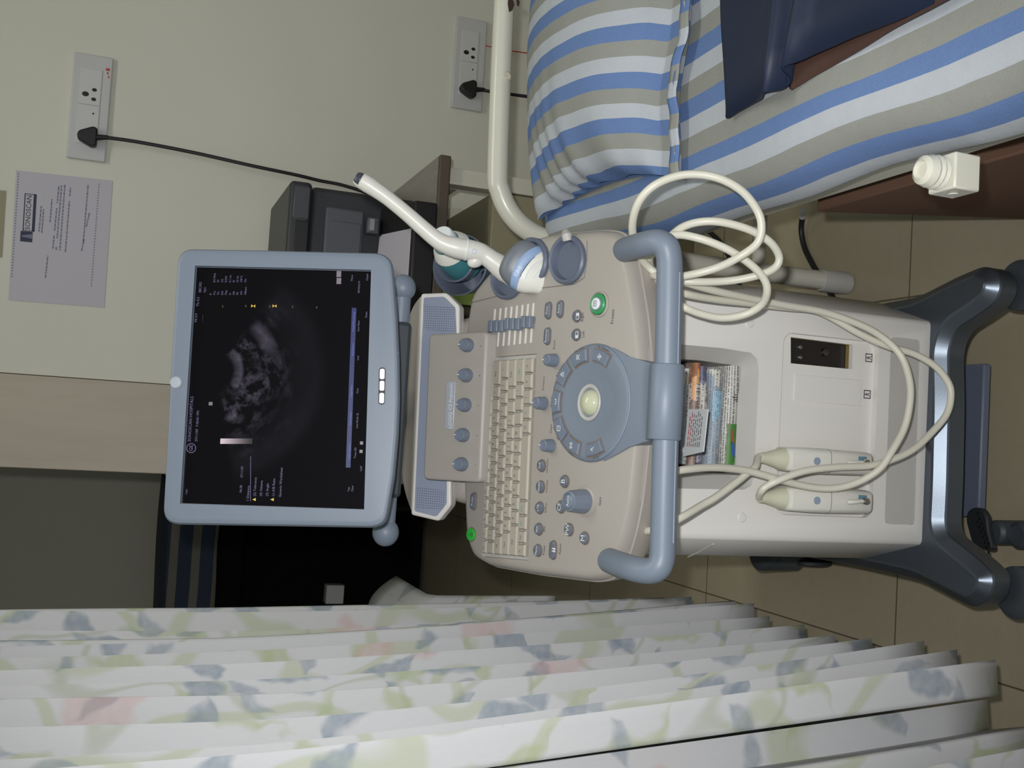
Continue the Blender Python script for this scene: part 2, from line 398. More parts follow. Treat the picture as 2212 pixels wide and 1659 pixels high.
def screen_mat():
    """the scanner picture: a fan of grainy echoes on black"""
    N = NT('scanner screen'); uv = N.coord('UV'); x, y, z = N.xyz(uv)
    dx = N.math('MULTIPLY', N.math('SUBTRACT', x, 0.555), 0.304); dy = N.math('MULTIPLY', N.math('SUBTRACT', 0.872, y), 0.228)
    r = N.math('SQRT', N.math('ADD', N.math('MULTIPLY', dx, dx), N.math('MULTIPLY', dy, dy))); th = N.math('ARCTAN2', dx, dy)
    def band(v, a, b, s): return N.math('MULTIPLY', N.math('MULTIPLY', N.math('SUBTRACT', v, a), s, True), N.math('MULTIPLY', N.math('SUBTRACT', b, v), s, True))
    fan = N.math('MULTIPLY', band(r, 0.024, 0.150, 60), band(th, -1.35, 1.0, 8))
    cb = N.add('ShaderNodeCombineXYZ'); N.link(N.math('MULTIPLY', r, 60), cb.inputs[0]); N.link(N.math('MULTIPLY', th, 3.2), cb.inputs[1])
    n1 = N.noise(cb.outputs[0], 1.0, 5, 0.65); n2 = N.noise(cb.outputs[0], 0.35, 2)
    g = N.math('MULTIPLY', N.math('SUBTRACT', n1, 0.47), 3.2, True); big = N.math('MULTIPLY', N.math('SUBTRACT', n2, 0.40), 4.5, True)
    fall = N.math('MULTIPLY', N.math('SUBTRACT', 0.125, r), 11, True)
    echo = N.math('MULTIPLY', N.math('MULTIPLY', g, big), fall)
    near = N.math('MULTIPLY', band(r, 0.024, 0.040, 250), N.math('ADD', 0.25, n1)); near = N.math('MULTIPLY', near, band(th, -0.7, 0.95, 6))
    arc = N.math('MULTIPLY', band(r, 0.066, 0.090, 90), band(th, 0.25, 0.95, 5)); arc = N.math('MULTIPLY', arc, n1)
    haze = N.math('MULTIPLY', band(r, 0.09, 0.16, 20), N.math('MULTIPLY', n2, 0.10))
    tot = N.math('ADD', N.math('ADD', N.math('MULTIPLY', echo, 0.9), N.math('MULTIPLY', near, 0.55)), N.math('ADD', N.math('MULTIPLY', arc, 0.6), haze))
    e = N.math('ADD', N.math('MULTIPLY', N.math('MULTIPLY', tot, fan), 0.20), 0.0022)
    cmb = N.mix(0.0, (0.80, 0.72, 1.0, 1), (1, 1, 1, 1))
    N.b.inputs['Base Color'].default_value = (0.004, 0.004, 0.0045, 1); N.b.inputs['Roughness'].default_value = 0.16; N.b.inputs['Specular IOR Level'].default_value = 0.06
    N.link(cmb, N.b.inputs['Emission Color']); N.link(e, N.b.inputs['Emission Strength'])
    return N.m
m_screen = screen_mat()
def grille_mat():
    N = NT('perforated grille'); c = N.coord(); x, y, z = N.xyz(c)
    def pit(q, s): return N.math('ABSOLUTE', N.math('SUBTRACT', N.math('FRACT', N.math('MULTIPLY', q, s)), 0.5))
    d = N.math('ADD', N.math('POWER', pit(x, 300), 2.0), N.math('POWER', pit(N.math('ADD', y, z), 215), 2.0))
    N.link(N.mix(N.math('LESS_THAN', d, 0.07), rgb((142, 150, 170)), rgb((92, 100, 118))), N.b.inputs['Base Color']); N.b.inputs['Roughness'].default_value = 0.5
    return N.m
m_grille = grille_mat()
def contact_mat():
    N = NT('pin block'); c = N.coord(); x, y, z = N.xyz(c)
    def pit(q, s): return N.math('ABSOLUTE', N.math('SUBTRACT', N.math('FRACT', N.math('MULTIPLY', q, s)), 0.5))
    d = N.math('ADD', N.math('POWER', pit(x, 420), 2.0), N.math('POWER', pit(z, 420), 2.0))
    N.link(N.mix(N.math('LESS_THAN', d, 0.05), rgb((22, 22, 24)), rgb((66, 54, 44))), N.b.inputs['Base Color']); N.b.inputs['Roughness'].default_value = 0.4
    return N.m
m_pins = contact_mat()

# ------------------------------------------------------------------ the room
struct(MB().bx(-3.0, 1.95, -1.2, 6.3, -0.1, 0.0).build('floor', m_floor, flat=True))
struct(MB().bx(0.0745, 1.95, 2.60, 2.72, 0, 2.85).build('wall_back', m_wall, flat=True))
struct(MB().bx(-0.138, 0.0725, 2.585, 2.70, 0, 2.85).build('trim_1', m_lam, bev=0.002))
struct(MB().bx(1.95, 2.05, -1.2, 6.3, 0, 2.85).build('wall_right', m_wall, flat=True))
struct(MB().bx(-3.1, -3.0, -1.2, 6.3, 0, 2.85).build('wall_left', m_wall, flat=True))
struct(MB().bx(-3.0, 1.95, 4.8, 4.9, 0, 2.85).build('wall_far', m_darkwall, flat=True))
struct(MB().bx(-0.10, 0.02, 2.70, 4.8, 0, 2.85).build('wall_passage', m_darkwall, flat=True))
struct(MB().bx(-3.1, 2.05, -1.2, 6.3, 2.85, 2.95).build('ceiling', m_ceil, flat=True))

# wall socket plates
def socket_plate(label, x0, x1, z0, z1, s, red, group='switch socket plates on the wall'):
    t = thing('switch_socket', label, 'socket', ((x0+x1)/2, 2.6, z0), group)
    MB().bx(x0, x1, 2.588, 2.6, z0, z1).build('face_plate', m_plate, t, bev=0.003, seg=3)
    w = x1-x0; h = z1-z0
    def xx(f): return x0+w*f
    def zz(f): return z0+h*f
    MB().bx(xx(.145), xx(.515), 2.5855, 2.59, zz(.25), zz(.80)).build('socket_module', m_plate_in, t, bev=0.001)
    MB().bx(xx(.520), xx(.86), 2.5855, 2.59, zz(.25), zz(.80)).build('socket_module', m_plate_in, t, bev=0.001)
    for cx, cz, a, b in ((.615, .64, .0058, .0075), (.575, .42, .0042, .0055), (.665, .42, .0042, .0055)):
        MB().lathe(Fr((xx(cx), 2.5858, zz(cz)), (1, 0, 0), (0, 0, 1)), [(0.001, 0.0), (1, 0.0), (1, .0006)], n=14, sx=a, sy=b).build('pin_hole', m_black, t)
    MB().lathe(Fr((xx(.44), 2.5858, zz(.40)), (1, 0, 0), (0, 0, 1)), [(0.001, 0.0), (1, 0.0), (1, .0006)], n=10, sx=.0022, sy=.0022).build('indicator', m_black, t)
    if red:
        b = MB(); text_into(b, [('~ AC', (xx(.86), 2.5870, zz(.12)), (1, 0, 0), (0, 0, 1), .012), ('230', (xx(.93), 2.5870, zz(.13)), (1, 0, 0), (0, 0, 1), .008)])
        b = MB()
        for k in range(4): b.bx(xx(.80+.035*k), xx(.822+.035*k), 2.5868, 2.5872, zz(.07+.03*(k % 2)), zz(.10+.035*(k % 3)))
        lab(b.build('red_marking', m_red, t), 'faint red marks')
    return t
socket_plate('white switch socket plate high on the wall, right above the printer', 0.581, 0.829, 1.328, 1.412, 1, True)
socket_plate('white switch socket plate low on the wall behind the bed head', 0.855, 1.100, 0.413, 0.498, 1, False)
def plug(px, py, path, label, r=0.0042):
    c = aY(px, py, 2.572); t = thing('power_plug', label, 'plug', c, 'black plugs in the wall sockets')
    fr = Fr(c, (1, 0, 0), (0, 0, 1)); prof = roundpoly([fr(0, .024), fr(.010, .020), fr(.024, -.010), fr(.020, -.020), fr(-.020, -.020), fr(-.024, -.010), fr(-.010, .020)], .012)
    MB().prism([p+V(0, -.008, 0) for p in prof], (0, .026, 0)).build('plug_body', m_black, t, bev=0.004, seg=3)
    a = fr(0, -.018); MB().tube([a, a+V(.002, 0, -.012), a+V(.004, 0, -.026)], [.0075, .0062, .005], 12).build('strain_relief', m_black, t)
    MB().tube(spline([a+V(.003, 0, -.02)]+path, 8), r, 10).build('cord', m_black, t)
plug(190, 294, [aY(300, 307, 2.575), aY(420, 330, 2.575), aY(540, 357, 2.57), aY(640, 378, 2.575), aY(690, 390, 2.58), aY(740, 400, 2.58), aY(800, 420, 2.58), aY(860, 450, 2.58)], 'black three-pin plug in the high wall plate with a cord to the printer')
plug(1013, 191, [aY(1050, 196, 2.57), aY(1090, 202, 2.56), aY(1200, 215, 2.54), aY(1400, 230, 2.5)], 'black three-pin plug in the low wall plate behind the bed head')
tag(MB().tube(spline([aY(1046, 98, 2.592), aY(1070, 103, 2.585), aY(1090, 108, 2.58), aY(1180, 120, 2.58)], 6), .0016, 8).build('red_wire', m_red), 'thin red wire running down from the low wall plate', 'wire')

# notices
t = thing('wall_notice', 'white printed notice with a boxed logo taped on the wall', 'notice', (0.39, 2.6, 1.306))
nc = [aY(35, 368, 2.598), aY(18, 648, 2.598), aY(225, 664, 2.598), aY(243, 390, 2.598)]
MB().prism(nc, (0, .0006, 0)).build('sheet', m_paper, t, flat=True)
nx, nz = (nc[0]-nc[1]).normalized(), (nc[1]-nc[2]).normalized()
def npt(px, py): return aY(px, py, 2.5972)
m_ink = mat('notice ink', (52, 56, 78), 0.7); m_ink2 = mat('notice dark ink', (44, 48, 60), 0.7); m_inkl = mat('notice pale ink', (120, 118, 140), 0.7)
fr = Fr(npt(64, 459), nx, nz)
b = MB()
for x0, x1, z0, z1 in ((-.043, .043, .0105, .0125), (-.043, .043, -.0125, -.0065), (-.043, -.0415, -.012, .012), (.0415, .043, -.012, .012)): b.poly([fr(x0, z0), fr(x1, z0), fr(x1, z1), fr(x0, z1)])
b.build('logo_box', m_ink, t, flat=True)
b = MB(); text_into(b, [('SONOSCAN', fr(0, .0022, -.0002), nx, nz, .0146)]); b.build('logo_lettering', m_ink2, t, flat=True)
f2 = Fr(npt(57, 511), nx, nz); b = MB(); b.poly([f2(-.012, -.0125), f2(.012, -.0125), f2(.012, .0125), f2(-.012, .0125)]); b.build('logo_mark', m_ink, t, flat=True)
b = MB(); b.poly([f2(-.004, -.0125, .0003), f2(.007, -.0125, .0003), f2(.002, .010, .0003), f2(-.001, .010, .0003)]); b.build('logo_mark', m_inkl, t, flat=True)
b = MB(); rg = random.Random(3)
def greek(b, px0, py0, px1, py1, h, dens=.97):
    A, B = npt(px0, py0), npt(px1, py1); L = (B-A).length; d = (B-A)/L; s = 0
    while s < L:
        w = rg.uniform(.003, .009); e = L if L-s < .012 else s+w
        if rg.random() < dens: b.poly([A+d*s-nz*h, A+d*e-nz*h, A+d*e+nz*h, A+d*s+nz*h])
        s = e+.0018
b = None
for q in ((84, 500, 89, 445), (90, 503, 94, 452), (108, 480, 112, 430), (114, 537, 127, 402), (121, 540, 133, 400), (129, 541, 140, 399), (141, 544, 152, 405), (98, 600, 103, 552), (176, 542, 181, 518), (180, 520, 190, 400), (186, 490, 193, 460)): greek(b_ := MB(), *q, .0013); b_.build('printed_line', m_inkl, t, flat=True)
for a0, a1 in (((25, 600), (40, 372)), ((197, 620), (214, 395))):
    A, B = npt(*a0), npt(*a1); b = MB()
    for k in range(38):
        p = A.lerp(B, (k+.5)/38); b.poly([p-nx*.0014-nz*.0012, p+nx*.0014-nz*.0012, p+nx*.0014+nz*.0012, p-nx*.0014+nz*.0012])
    b.build('feed_holes', m_inkl, t, flat=True)
tag(MB().prism([aY(-30, 408, 2.598), aY(-38, 552, 2.598), aY(4, 556, 2.598), aY(13, 412, 2.598)], (0, .0008, 0)).build('wall_sticker', m_beige, flat=True), 'small beige paper at the frame edge above the notice', 'paper')

# far room
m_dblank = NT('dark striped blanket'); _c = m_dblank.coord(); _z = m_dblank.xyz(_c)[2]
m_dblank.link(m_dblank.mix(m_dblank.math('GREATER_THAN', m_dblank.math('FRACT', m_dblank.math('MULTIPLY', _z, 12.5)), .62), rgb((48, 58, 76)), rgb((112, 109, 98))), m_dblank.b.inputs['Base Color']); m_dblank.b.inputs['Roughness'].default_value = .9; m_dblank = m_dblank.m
cz0, cz1 = aY(470, 1220, 4.1).z, aY(352, 1220, 4.1).z
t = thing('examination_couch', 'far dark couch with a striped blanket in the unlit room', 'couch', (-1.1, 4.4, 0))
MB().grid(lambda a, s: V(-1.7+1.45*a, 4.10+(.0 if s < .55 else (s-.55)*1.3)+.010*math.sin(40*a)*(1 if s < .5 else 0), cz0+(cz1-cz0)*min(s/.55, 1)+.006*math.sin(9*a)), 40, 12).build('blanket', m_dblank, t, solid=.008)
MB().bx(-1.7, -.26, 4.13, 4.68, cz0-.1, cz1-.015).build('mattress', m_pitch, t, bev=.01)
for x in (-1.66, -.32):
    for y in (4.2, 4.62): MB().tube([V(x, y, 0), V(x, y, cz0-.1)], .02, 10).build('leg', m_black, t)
MB().bx(-1.7, -.26, 4.25, 4.62, 0.02, cz0-.09).build('underside_shade', m_pitch, t)  # black block added where only shade lies beneath the couch
p = aY(742, 1305, 4.2); q = aY(706, 1264, 4.2); MB().bx(p.x, q.x, 4.2, 4.26, p.z, q.z).build('control_box', m_plate, t, bev=.004)
t = thing('covered_stool', 'low stool under a floral cloth behind the curtain', 'stool', (-.55, 2.45, 0))
tp = aY(862, 1268, 2.30).z; hz_ = aY(1195, 1285, 2.30).z
def stool(a, s):
    x = -.84+a*.468; e = max(0, (x+.45)/.08); zt = tp-.07*e*e
    if s < .8: z = hz_+(tp-.07*e*e-hz_)*s/.8; y = 2.30+.012*math.sin(30*a+s*2)-.02*(s/.8)
    else: z = zt; y = 2.28+(s-.8)*1.5
    return V(x, y, z)
MB().grid(stool, 50, 16, uv=lambda a, s: (a*.468+.3, s*.6)).build('cloth', m_floral, t, solid=.003)
MB().bx(-.80, -.40, 2.32, 2.56, tp-.06, tp-.025).build('seat', m_black, t)
for x in (-.80, -.62):
    for y in (2.34, 2.54): MB().bx(x-.015, x+.015, y-.015, y+.015, 0, tp-.06).build('leg', m_black, t)

# curtains
def pleat(u):
    u = u % 1.0
    return (u/0.5 if u < .5 else 1-(u-.5)/.5)
def curtain(name, label, y0, y1, x0, n, amp, z0, seed):
    rgn = random.Random(seed); ws = [rgn.uniform(.6, 1.4) for _ in range(n)]; tot = sum(ws); ed = [0]
    for w in ws: ed.append(ed[-1]+w/tot)
    am = [rgn.uniform(.55, 1.25) for _ in range(n)]; dz = [rgn.uniform(-.012, .012) for _ in range(n)]
    def fn(a, s):
        k = min(n-1, next((i for i in range(n) if a < ed[i+1]+1e-9), n-1)); u = (a-ed[k])/(ed[k+1]-ed[k])
        z = z0+dz[k]*(1-s)+(2.45-z0)*s
        yk = y0+(y1-y0)*ed[k]; yw = (y1-y0)*(ed[k+1]-ed[k]); y = yk+yw*(.16*u if u < .5 else .08+(u-.5)*1.84)+.010*math.sin(z*2.1+k*1.7)
        sm = pleat(u)
        x = x0(y)+(.028+.045*(1.9-y))*max(0, 1-(z-z0)/.9)**1.3+amp*am[k]*(sm-.5)*(1-.25*s)+.006*math.sin(z*2.7+k)
        return V(x, y, z)
    L = (y1-y0)*1.25
    o = MB().grid(fn, n*14, 30, uv=lambda a, s: (a*L, s*(2.45-z0))).build(name, m_floral, ang=80)
    md = o.modifiers.new('thickness', 'SOLIDIFY'); md.thickness = .0015
    return tag(o, label, 'curtain', 'floral curtains')
curtain('curtain', 'long white floral curtain hanging in deep pleats along the left side', 1.0, 1.885, lambda y: -.343+.010*(1.9-y), 12, .050, .20, 5)
curtain('curtain', 'nearest floral curtain panel at the bottom of the photo, overlapping the long one', .50, 1.40, lambda y: -.395-.02*(1.14-y), 9, .042, .17, 12)

# ------------------------------------------------------------------ bed
t = thing('hospital_bed', 'cream steel bed with a tubular head bar beside the scanner', 'bed', (0.78, 1.58, 0))
hy = 1.583
MB().tube(spline([V(.322, hy, .05), V(.322, hy, .3), V(.324, hy, .56), V(.330, hy, .615), V(.352, hy, .665), V(.395, hy, .697), V(.46, hy, .706), V(.8, hy, .712), V(1.15, hy, .706), V(1.22, hy, .68), V(1.26, hy, .60), V(1.262, hy, .3), V(1.262, hy, .05)], 8), .0172, 18).build('head_bar', m_cream, t)
for x in (.322, 1.262): MB().lathe(Fr((x, hy, 0), (1, 0, 0), (0, 1, 0)), [(.012, 0), (.020, .004), (.0215, .02), (.0205, .06), (.0195, .062)], 18).build('rubber_foot', m_ivory_d, t)
MB().bx(.318, .352, .15, 1.575, .455, .50).build('side_rail', m_cream, t, bev=.003)
MB().bx(1.22, 1.25, .15, 1.575, .455, .50).build('side_rail', m_cream, t, bev=.003)
zc = aY(1640, 520, hy).z; MB().tube([V(.33, hy, zc), V(1.25, hy, zc)], .0125, 12).build('cross_bar', m_cream, t)
MB().bx(.36, 1.21, .16, 1.56, .462, .482).build('bed_deck', m_black, t)
for x in (.37, 1.23): MB().tube([V(x, .2, 0), V(x, .2, .47)], .0172, 14).build('leg', m_cream, t)
b = MB()
for q in [[(1108, -3), (1111, 10), (1107, 22), (1100, 26), (1097, 8), (1098, -3)], [(1119, -3), (1123, 4), (1121, 14), (1117, 10), (1116, -3)]]: b.prism([aY(px, py, hy-.0178+(.002 if py > 999 else 0)) for px, py in q], (0, .0015, 0))
for q in [[(1086, 160), (1094, 156), (1099, 166), (1096, 182), (1087, 184), (1084, 172)]]: pass
lab(b.build('paint_chip', mat('bare rusty metal', (58, 42, 34), .7), t), 'chipped dark patch of bare metal')
b = MB(); b.lathe(Fr(aY(1095, 164, hy-.0172), (1, 0, 0), (0, 0, 1)), [(.001, .0018), (.006, .0016), (.0085, -.001)], 14); lab(b.build('weld_spot', mat('worn weld', (206, 200, 178), .6, bump=.8, bscale=500), t), 'worn weld spot')
# crank socket under the rail
y0 = .735; pa = aY(2062, 405, y0); pb = aY(2120, 338, y0)
MB().bx(pa.x, pa.x+.034, y0, y0+.034, pb.z, pa.z).build('crank_socket', m_cream, t, bev=.002)
MB().lathe(Fr((pa.x+.017, y0+.018, pa.z-.001), (1, 0, 0), (0, 1, 0)), [(.0145, 0), (.016, .003), (.0142, .006), (.016, .009), (.0142, .012), (.0155, .015), (.0135, .022), (.009, .025), (.008, .022)], 16).build('crank_collar', m_cream, t)
MB().lathe(Fr((pa.x-.0003, y0+.017, (pa.z+pb.z)/2), (0, -1, 0), (0, 0, 1)), [(.001, .0012), (.004, .0010), (.005, 0)], 12).build('socket_pin', m_cream, t)

ST = stripes('striped sheet cotton', (BLU, BEI, WHT), .0715, .491)
prof = [(.345, .488, -.13), (.317, .498, -.104), (.302, .512, -.084), (.296, .530, -.066), (.299, .552, -.044), (.308, .575, -.020), (.324, .592, .004), (.348, .601, .030)]
prof = [(a, c, .345+d-.030+.003) for a, c, d in prof]
prof += [(x, .603, x) for x in (.40, .46, .52, .6, .7, .8, .9, 1.0, 1.1)]+[(1.19, .595, 1.2), (1.22, .55, 1.24), (1.20, .49, 1.3)]
pp3 = spline([V(*p) for p in prof], 4)
def matt(a, s):
    i = a*(len(pp3)-1); k = min(int(i), len(pp3)-2); p = pp3[k].lerp(pp3[k+1], i-k); y = .13+1.475*s
    edge = max(0, 1-abs(p.x-.31)/.06); y2 = y-.012*(0 if s < .98 else 1)
    x = p.x+edge*(.003*math.sin(9*y)+.003*math.sin(23*y+1)+.008*max(0, y-1.2))
    z = p.y+.003*math.sin(7*y+3*p.x)+.0025*math.sin(19*y-8*p.x)-(.02*(s-.96)/.04 if s > .96 else 0)-(.010*edge*math.sin(5*y+.5) if p.y < .52 else 0)
    if y > 1.2 and p.y > .53: z += .027*min(1, (y-1.2)/.3)**1.5*max(0, min(1, (.52-p.x)/.14))
    return V(x, y2, z)
L3 = len(pp3)-1
o = MB().grid(matt, 72, 90, uv=lambda a, s: (pp3[min(int(a*L3+.5), L3)].z, s*1.45)).build('mattress', ST, ang=80)
md = o.modifiers.new('thickness', 'SOLIDIFY'); md.thickness = .012; md.offset = -1
tag(o, 'mattress under a blue, white and grey striped sheet', 'mattress')

xb = aZ(1300, 152, .715).x; pper = aZ(1300, 49, .715).x-xb
SP = stripes('striped pillow cotton', (BLU, WHT, BEI), pper, xb-pper/6)
t = thing('pillow', 'plump pillow in a striped case against the bed head bar', 'pillow', (.65, 1.35, .606))
def pil(a, s, top=True):
    xl = .338+.030*math.sin(PI*s)**.8+.012*s; xr = 1.02-.03*math.sin(PI*s)
    x = xl+(xr-xl)*a
    yf = 1.148+.010*math.sin(11*a)-.004*math.sin(29*a); yb = 1.555-.01*math.sin(5*a)
    if a < .15: yb -= .012*(1-a/.15)
    y = yf+(yb-yf)*s
    s2 = max(0, (s-.10)/.90); ea = (math.sin(PI*min(1, max(0, a))**.75))**.55 if 0 < a < 1 else 0
    es = math.sin(PI*s2**.92)**.55 if 0 < s2 < 1 else 0
    h = .098*ea*es
    ruf = .006*math.exp(-a/.10)*math.sin(46*s+3*math.sin(9*s))*(1 if s > .2 else 0)
    if top: z = .617+h+ruf+.003*math.sin(8*a+5*s)+(.032*s2**3)
    else: z = .610+.004*s2+(.030*s2**3)
    return V(x, y, z)
MB().grid(lambda a, s: pil(a, s), 80, 50, uv=lambda a, s: (.338+.682*a+.022*s*(1-a)*.6, s*.5)).grid(lambda a, s: pil(a, s, False)-V(0, 0, .001), 40, 25, uv=lambda a, s: (.34+.68*a, s*.5)).build('pillow_case', SP, t, ang=80)
SF = stripes('striped hem cotton', (BLU, WHT, BEI), pper, xb-pper/6+pper*.42)
def flap(a, s):
    p = pil(a, .02); return V(p.x, p.y-.016*s+.003*math.sin(40*a), p.z+.002-.004*s+.0012*math.sin(90*a))
lab(MB().grid(flap, 90, 3, uv=lambda a, s: (.338+.682*a, s*.02)).build('hem_flap', SF, t, solid=.0015), 'narrow under-flap with offset stripes')

t = thing('rubber_sheet', 'dark navy rubber sheet with brown underside lying on the striped mattress', 'sheet', (.7, .95, .606))
E1 = [(1556, -40), (1558, 0), (1560, 60), (1566, 150), (1570, 232), (1571, 256), (1590, 244), (1630, 222), (1665, 207), (1690, 196), (1704, 184), (1710, 168), (1712, 148), (1750, 122), (1800, 100), (1850, 78), (1930, 48), (2040, 2), (2140, -40)]
zr = {7: .006, 8: .020, 9: .012, 10: .006, 11: .010, 12: .016, 13: .014, 14: .010, 15: .008, 16: .006}
EP = []
for i, (px, py) in enumerate(E1):
    p = aZ(px, py, .612+zr.get(i, 0)*.8); EP.append(p)
EP = spline(EP, 3)
def rub(a, s):
    i = a*(len(EP)-1); k = min(int(i), len(EP)-2); p = EP[k].lerp(EP[k+1], i-k); q = V(1.10, 1.16-.62*a, .612)
    r = p.lerp(q, s); r.z += .006*s*(1-s)*math.sin(14*a)+.014*math.exp(-((a-.46)/.035)**2)*(1-s*.4)+.012*math.exp(-((a-.66)/.03)**2)*(1-s*.4)
    return r
MB().grid(rub, 90, 16).build('navy_face', m_navy, t, solid=.0035, ang=50)
E2 = [(1700, 150), (1712, 192), (1722, 190), (1760, 163), (1800, 138), (1860, 104), (1930, 64), (2010, 24), (2080, -15)]
E2 = spline([aZ(px, py, .6105) for px, py in E2], 4)
lab(MB().grid(lambda a, s: (lambda i: E2[min(int(i), len(E2)-2)].lerp(E2[min(int(i), len(E2)-2)+1], i-min(int(i), len(E2)-2)))(a*(len(E2)-1)).lerp(V(.72, 1.0-.4*a, .6105), s*.45)+V(0, 0, .003*math.sin(9*a)), 40, 5).build('brown_underside', m_brownback, t, solid=.002), 'brown turned-up underside')

# things below the bed
bq_ = aY(1764, 458, 1.15)
bq2 = aY(2212, 474, 1.15)
b = MB(); b.loft([[V(bq_.x, y, bq_.z), V(.85, y, bq_.z), V(.83, y, .004), V(bq2.x+(bq2.x-bq_.x)*bq2.z/(bq_.z-bq2.z), y, .004)] for y in (.62, 1.15)])
tag(b.build('cardboard_box', m_kraft, bev=.003), 'plain brown cardboard box under the bed', 'box')
t = thing('floor_cord', 'black cord with a white tip hanging under the bed to the floor', 'cord', aZ(1800, 640, 0))
MB().tube(spline([aZ(1733, 470, .02), aZ(1731, 500, .012), aZ(1738, 535, .007), aZ(1752, 565, .006), aZ(1772, 600, .006), aZ(1800, 645, .006), aZ(1815, 690, .006), aZ(1815, 740, .006)], 8), .0055, 10).build('cord', m_black, t)
MB().tube([aZ(1733, 470, .02), aZ(1734, 455, .03)], .006, 10).build('cord_tip', m_white, t)
tag(MB().tube(spline([aZ(1500, 485, .006), aZ(1530, 500, .006), aZ(1560, 530, .006), aZ(1585, 580, .006), aZ(1605, 650, .006)], 6), .005, 8).build('floor_cord', m_black), 'thin black cord on the floor behind the cable loops', 'cord')

# ------------------------------------------------------------------ side table with the printer
t = thing('side_table', 'small table with cream legs and brown edged top behind the bed head', 'table', (.3, 2.36, 0))
zt = .65
MB().bx(-.06, .60, 2.14, 2.59, zt-.030, zt-.004).build('table_edge', m_table, t, bev=.004, seg=3)
MB().bx(-.055, .595, 2.145, 2.585, zt-.004, zt).build('table_top', m_ttop, t, bev=.001)
a = aY(1000, 366, 2.16); b_ = aY(1000, 402, 2.16)
MB().bx(b_.x, a.x, 2.155, 2.20, 0, zt-.03).build('leg', m_cream, t, bev=.003)
MB().bx(b_.x, a.x, 2.54, 2.585, 0, zt-.03).build('leg', m_cream, t, bev=.003)
for y in (2.155, 2.54): MB().bx(-.05, -.01, y, y+.045, 0, zt-.03).build('leg', m_cream, t, bev=.003)
MB().bx(b_.x, a.x, 2.2, 2.54, zt-.065, zt-.03).build('apron', m_cream, t)
q = aY(1066, 415, 2.157)
tag(MB().bx(.16, q.x, 2.157, 2.5, 0, q.z).build('storage_box', m_beige, bev=.002), 'plain beige storage box under the side table', 'box')

# ------------------------------------------------------------------ the ultrasound scanner
T = thing('ultrasound_machine', 'grey and white wheeled ultrasound scanner with a blue-grey monitor and handle', 'ultrasound machine', (.04, 1.3, 0))
S18 = math.radians(18)
PAN = Fr((0.047, 1.142, 0.718), (1, 0, 0), (0, math.cos(S18), math.sin(S18)))
def pn(x, y, h=0.0): return PAN.at(x, y, h)
# base: one slate casting with two arms, castors, foot plate
zb = .185
op = [(2045, 870), (2043, 760), (2051, 730), (2066, 707), (2107, 681), (2143, 655), (2157, 626), (2157, 600), (2143, 580), (2118, 574), (2067, 595), (1980, 640)]
ol = [(1980, 1252), (2078, 1304), (2097, 1312), (2118, 1304), (2135, 1288), (2143, 1258), (2138, 1236), (2118, 1215), (2078, 1182), (2044, 1156), (2037, 1130), (2041, 1050)]
bp = [aZ(x, y, zb) for x, y in op]+[V(.235, 1.30, zb), V(.235, 1.72, zb), V(.19, 1.78, zb), V(-.14, 1.78, zb), V(-.175, 1.72, zb), V(-.165, 1.30, zb)]+[aZ(x, y, zb) for x, y in ol]
bp = roundpoly(bp, .02, 4)
cen = V(.04, 1.3, zb)
def inset(pts, d):
    n = len(pts); out = []
    for i in range(n):
        e = pts[(i+1) % n]-pts[i-1]; nn = V(-e.y, e.x, 0)
        if nn.length < 1e-9: out.append(pts[i]); continue
        out.append(pts[i]+nn.normalized()*d)
    return out
sgn = 1
ar = sum((bp[i].x*bp[(i+1) % len(bp)].y-bp[(i+1) % len(bp)].x*bp[i].y) for i in range(len(bp)))
if ar < 0: bp = bp[::-1]
bt = inset(bp, .0115)
b = MB(); rings = [[p+V(0, 0, -.038) for p in inset(bp, .006)], [p+V(0, 0, -.032) for p in bp], [p+V(0, 0, -.006) for p in bp], [p+V(0, 0, -.003) for p in inset(bp, .0012)], [p+V(0, 0, .0085) for p in inset(bp, .0130)], [p+V(0, 0, .0100) for p in inset(bp, .0165)]]
b.loft(rings); b.build('base', m_slate, T, ang=16)
def castor(x, y, zt, r=.034, name='castor', turn=0):
    c = MB(); c.lathe(Fr((x, y, 0), (1, 0, 0), (0, 1, 0)), [(r*.8, zt), (r*1.02, zt-.004), (r*1.02, zt-.018), (r*.93, zt-.020), (r*.93, zt-.024), (r, zt-.026), (r*.98, zt-.08)], 28)
    h = c.build(name, m_slate_d, T)
    for s in (-1, 1):
        MB().lathe(Fr((x+s*.012+(-.009 if s < 0 else -.002), y-.012, .042), (0, 1, 0), (0, 0, 1)), [(.010, -.001), (.036, 0), (.0415, .003), (.0415, .009), (.036, .012), (.010, .0125)], 28).build('wheel', m_rubber, h)
    return h
def mid(a, b): return (a+b)/2
ra = mid(aZ(2143, 655, zb), aZ(2118, 574, zb)); la = mid(aZ(2097, 1312, zb), aZ(2138, 1236, zb))
ra = V(ra.x+.004, ra.y-.004, 0); la = V(la.x-.002, la.y-.008, 0)
castor(ra.x, ra.y, .137); hl_ = castor(la.x, la.y, .137)
castor(.215, 1.66, .14); castor(-.182, 1.62, .145)
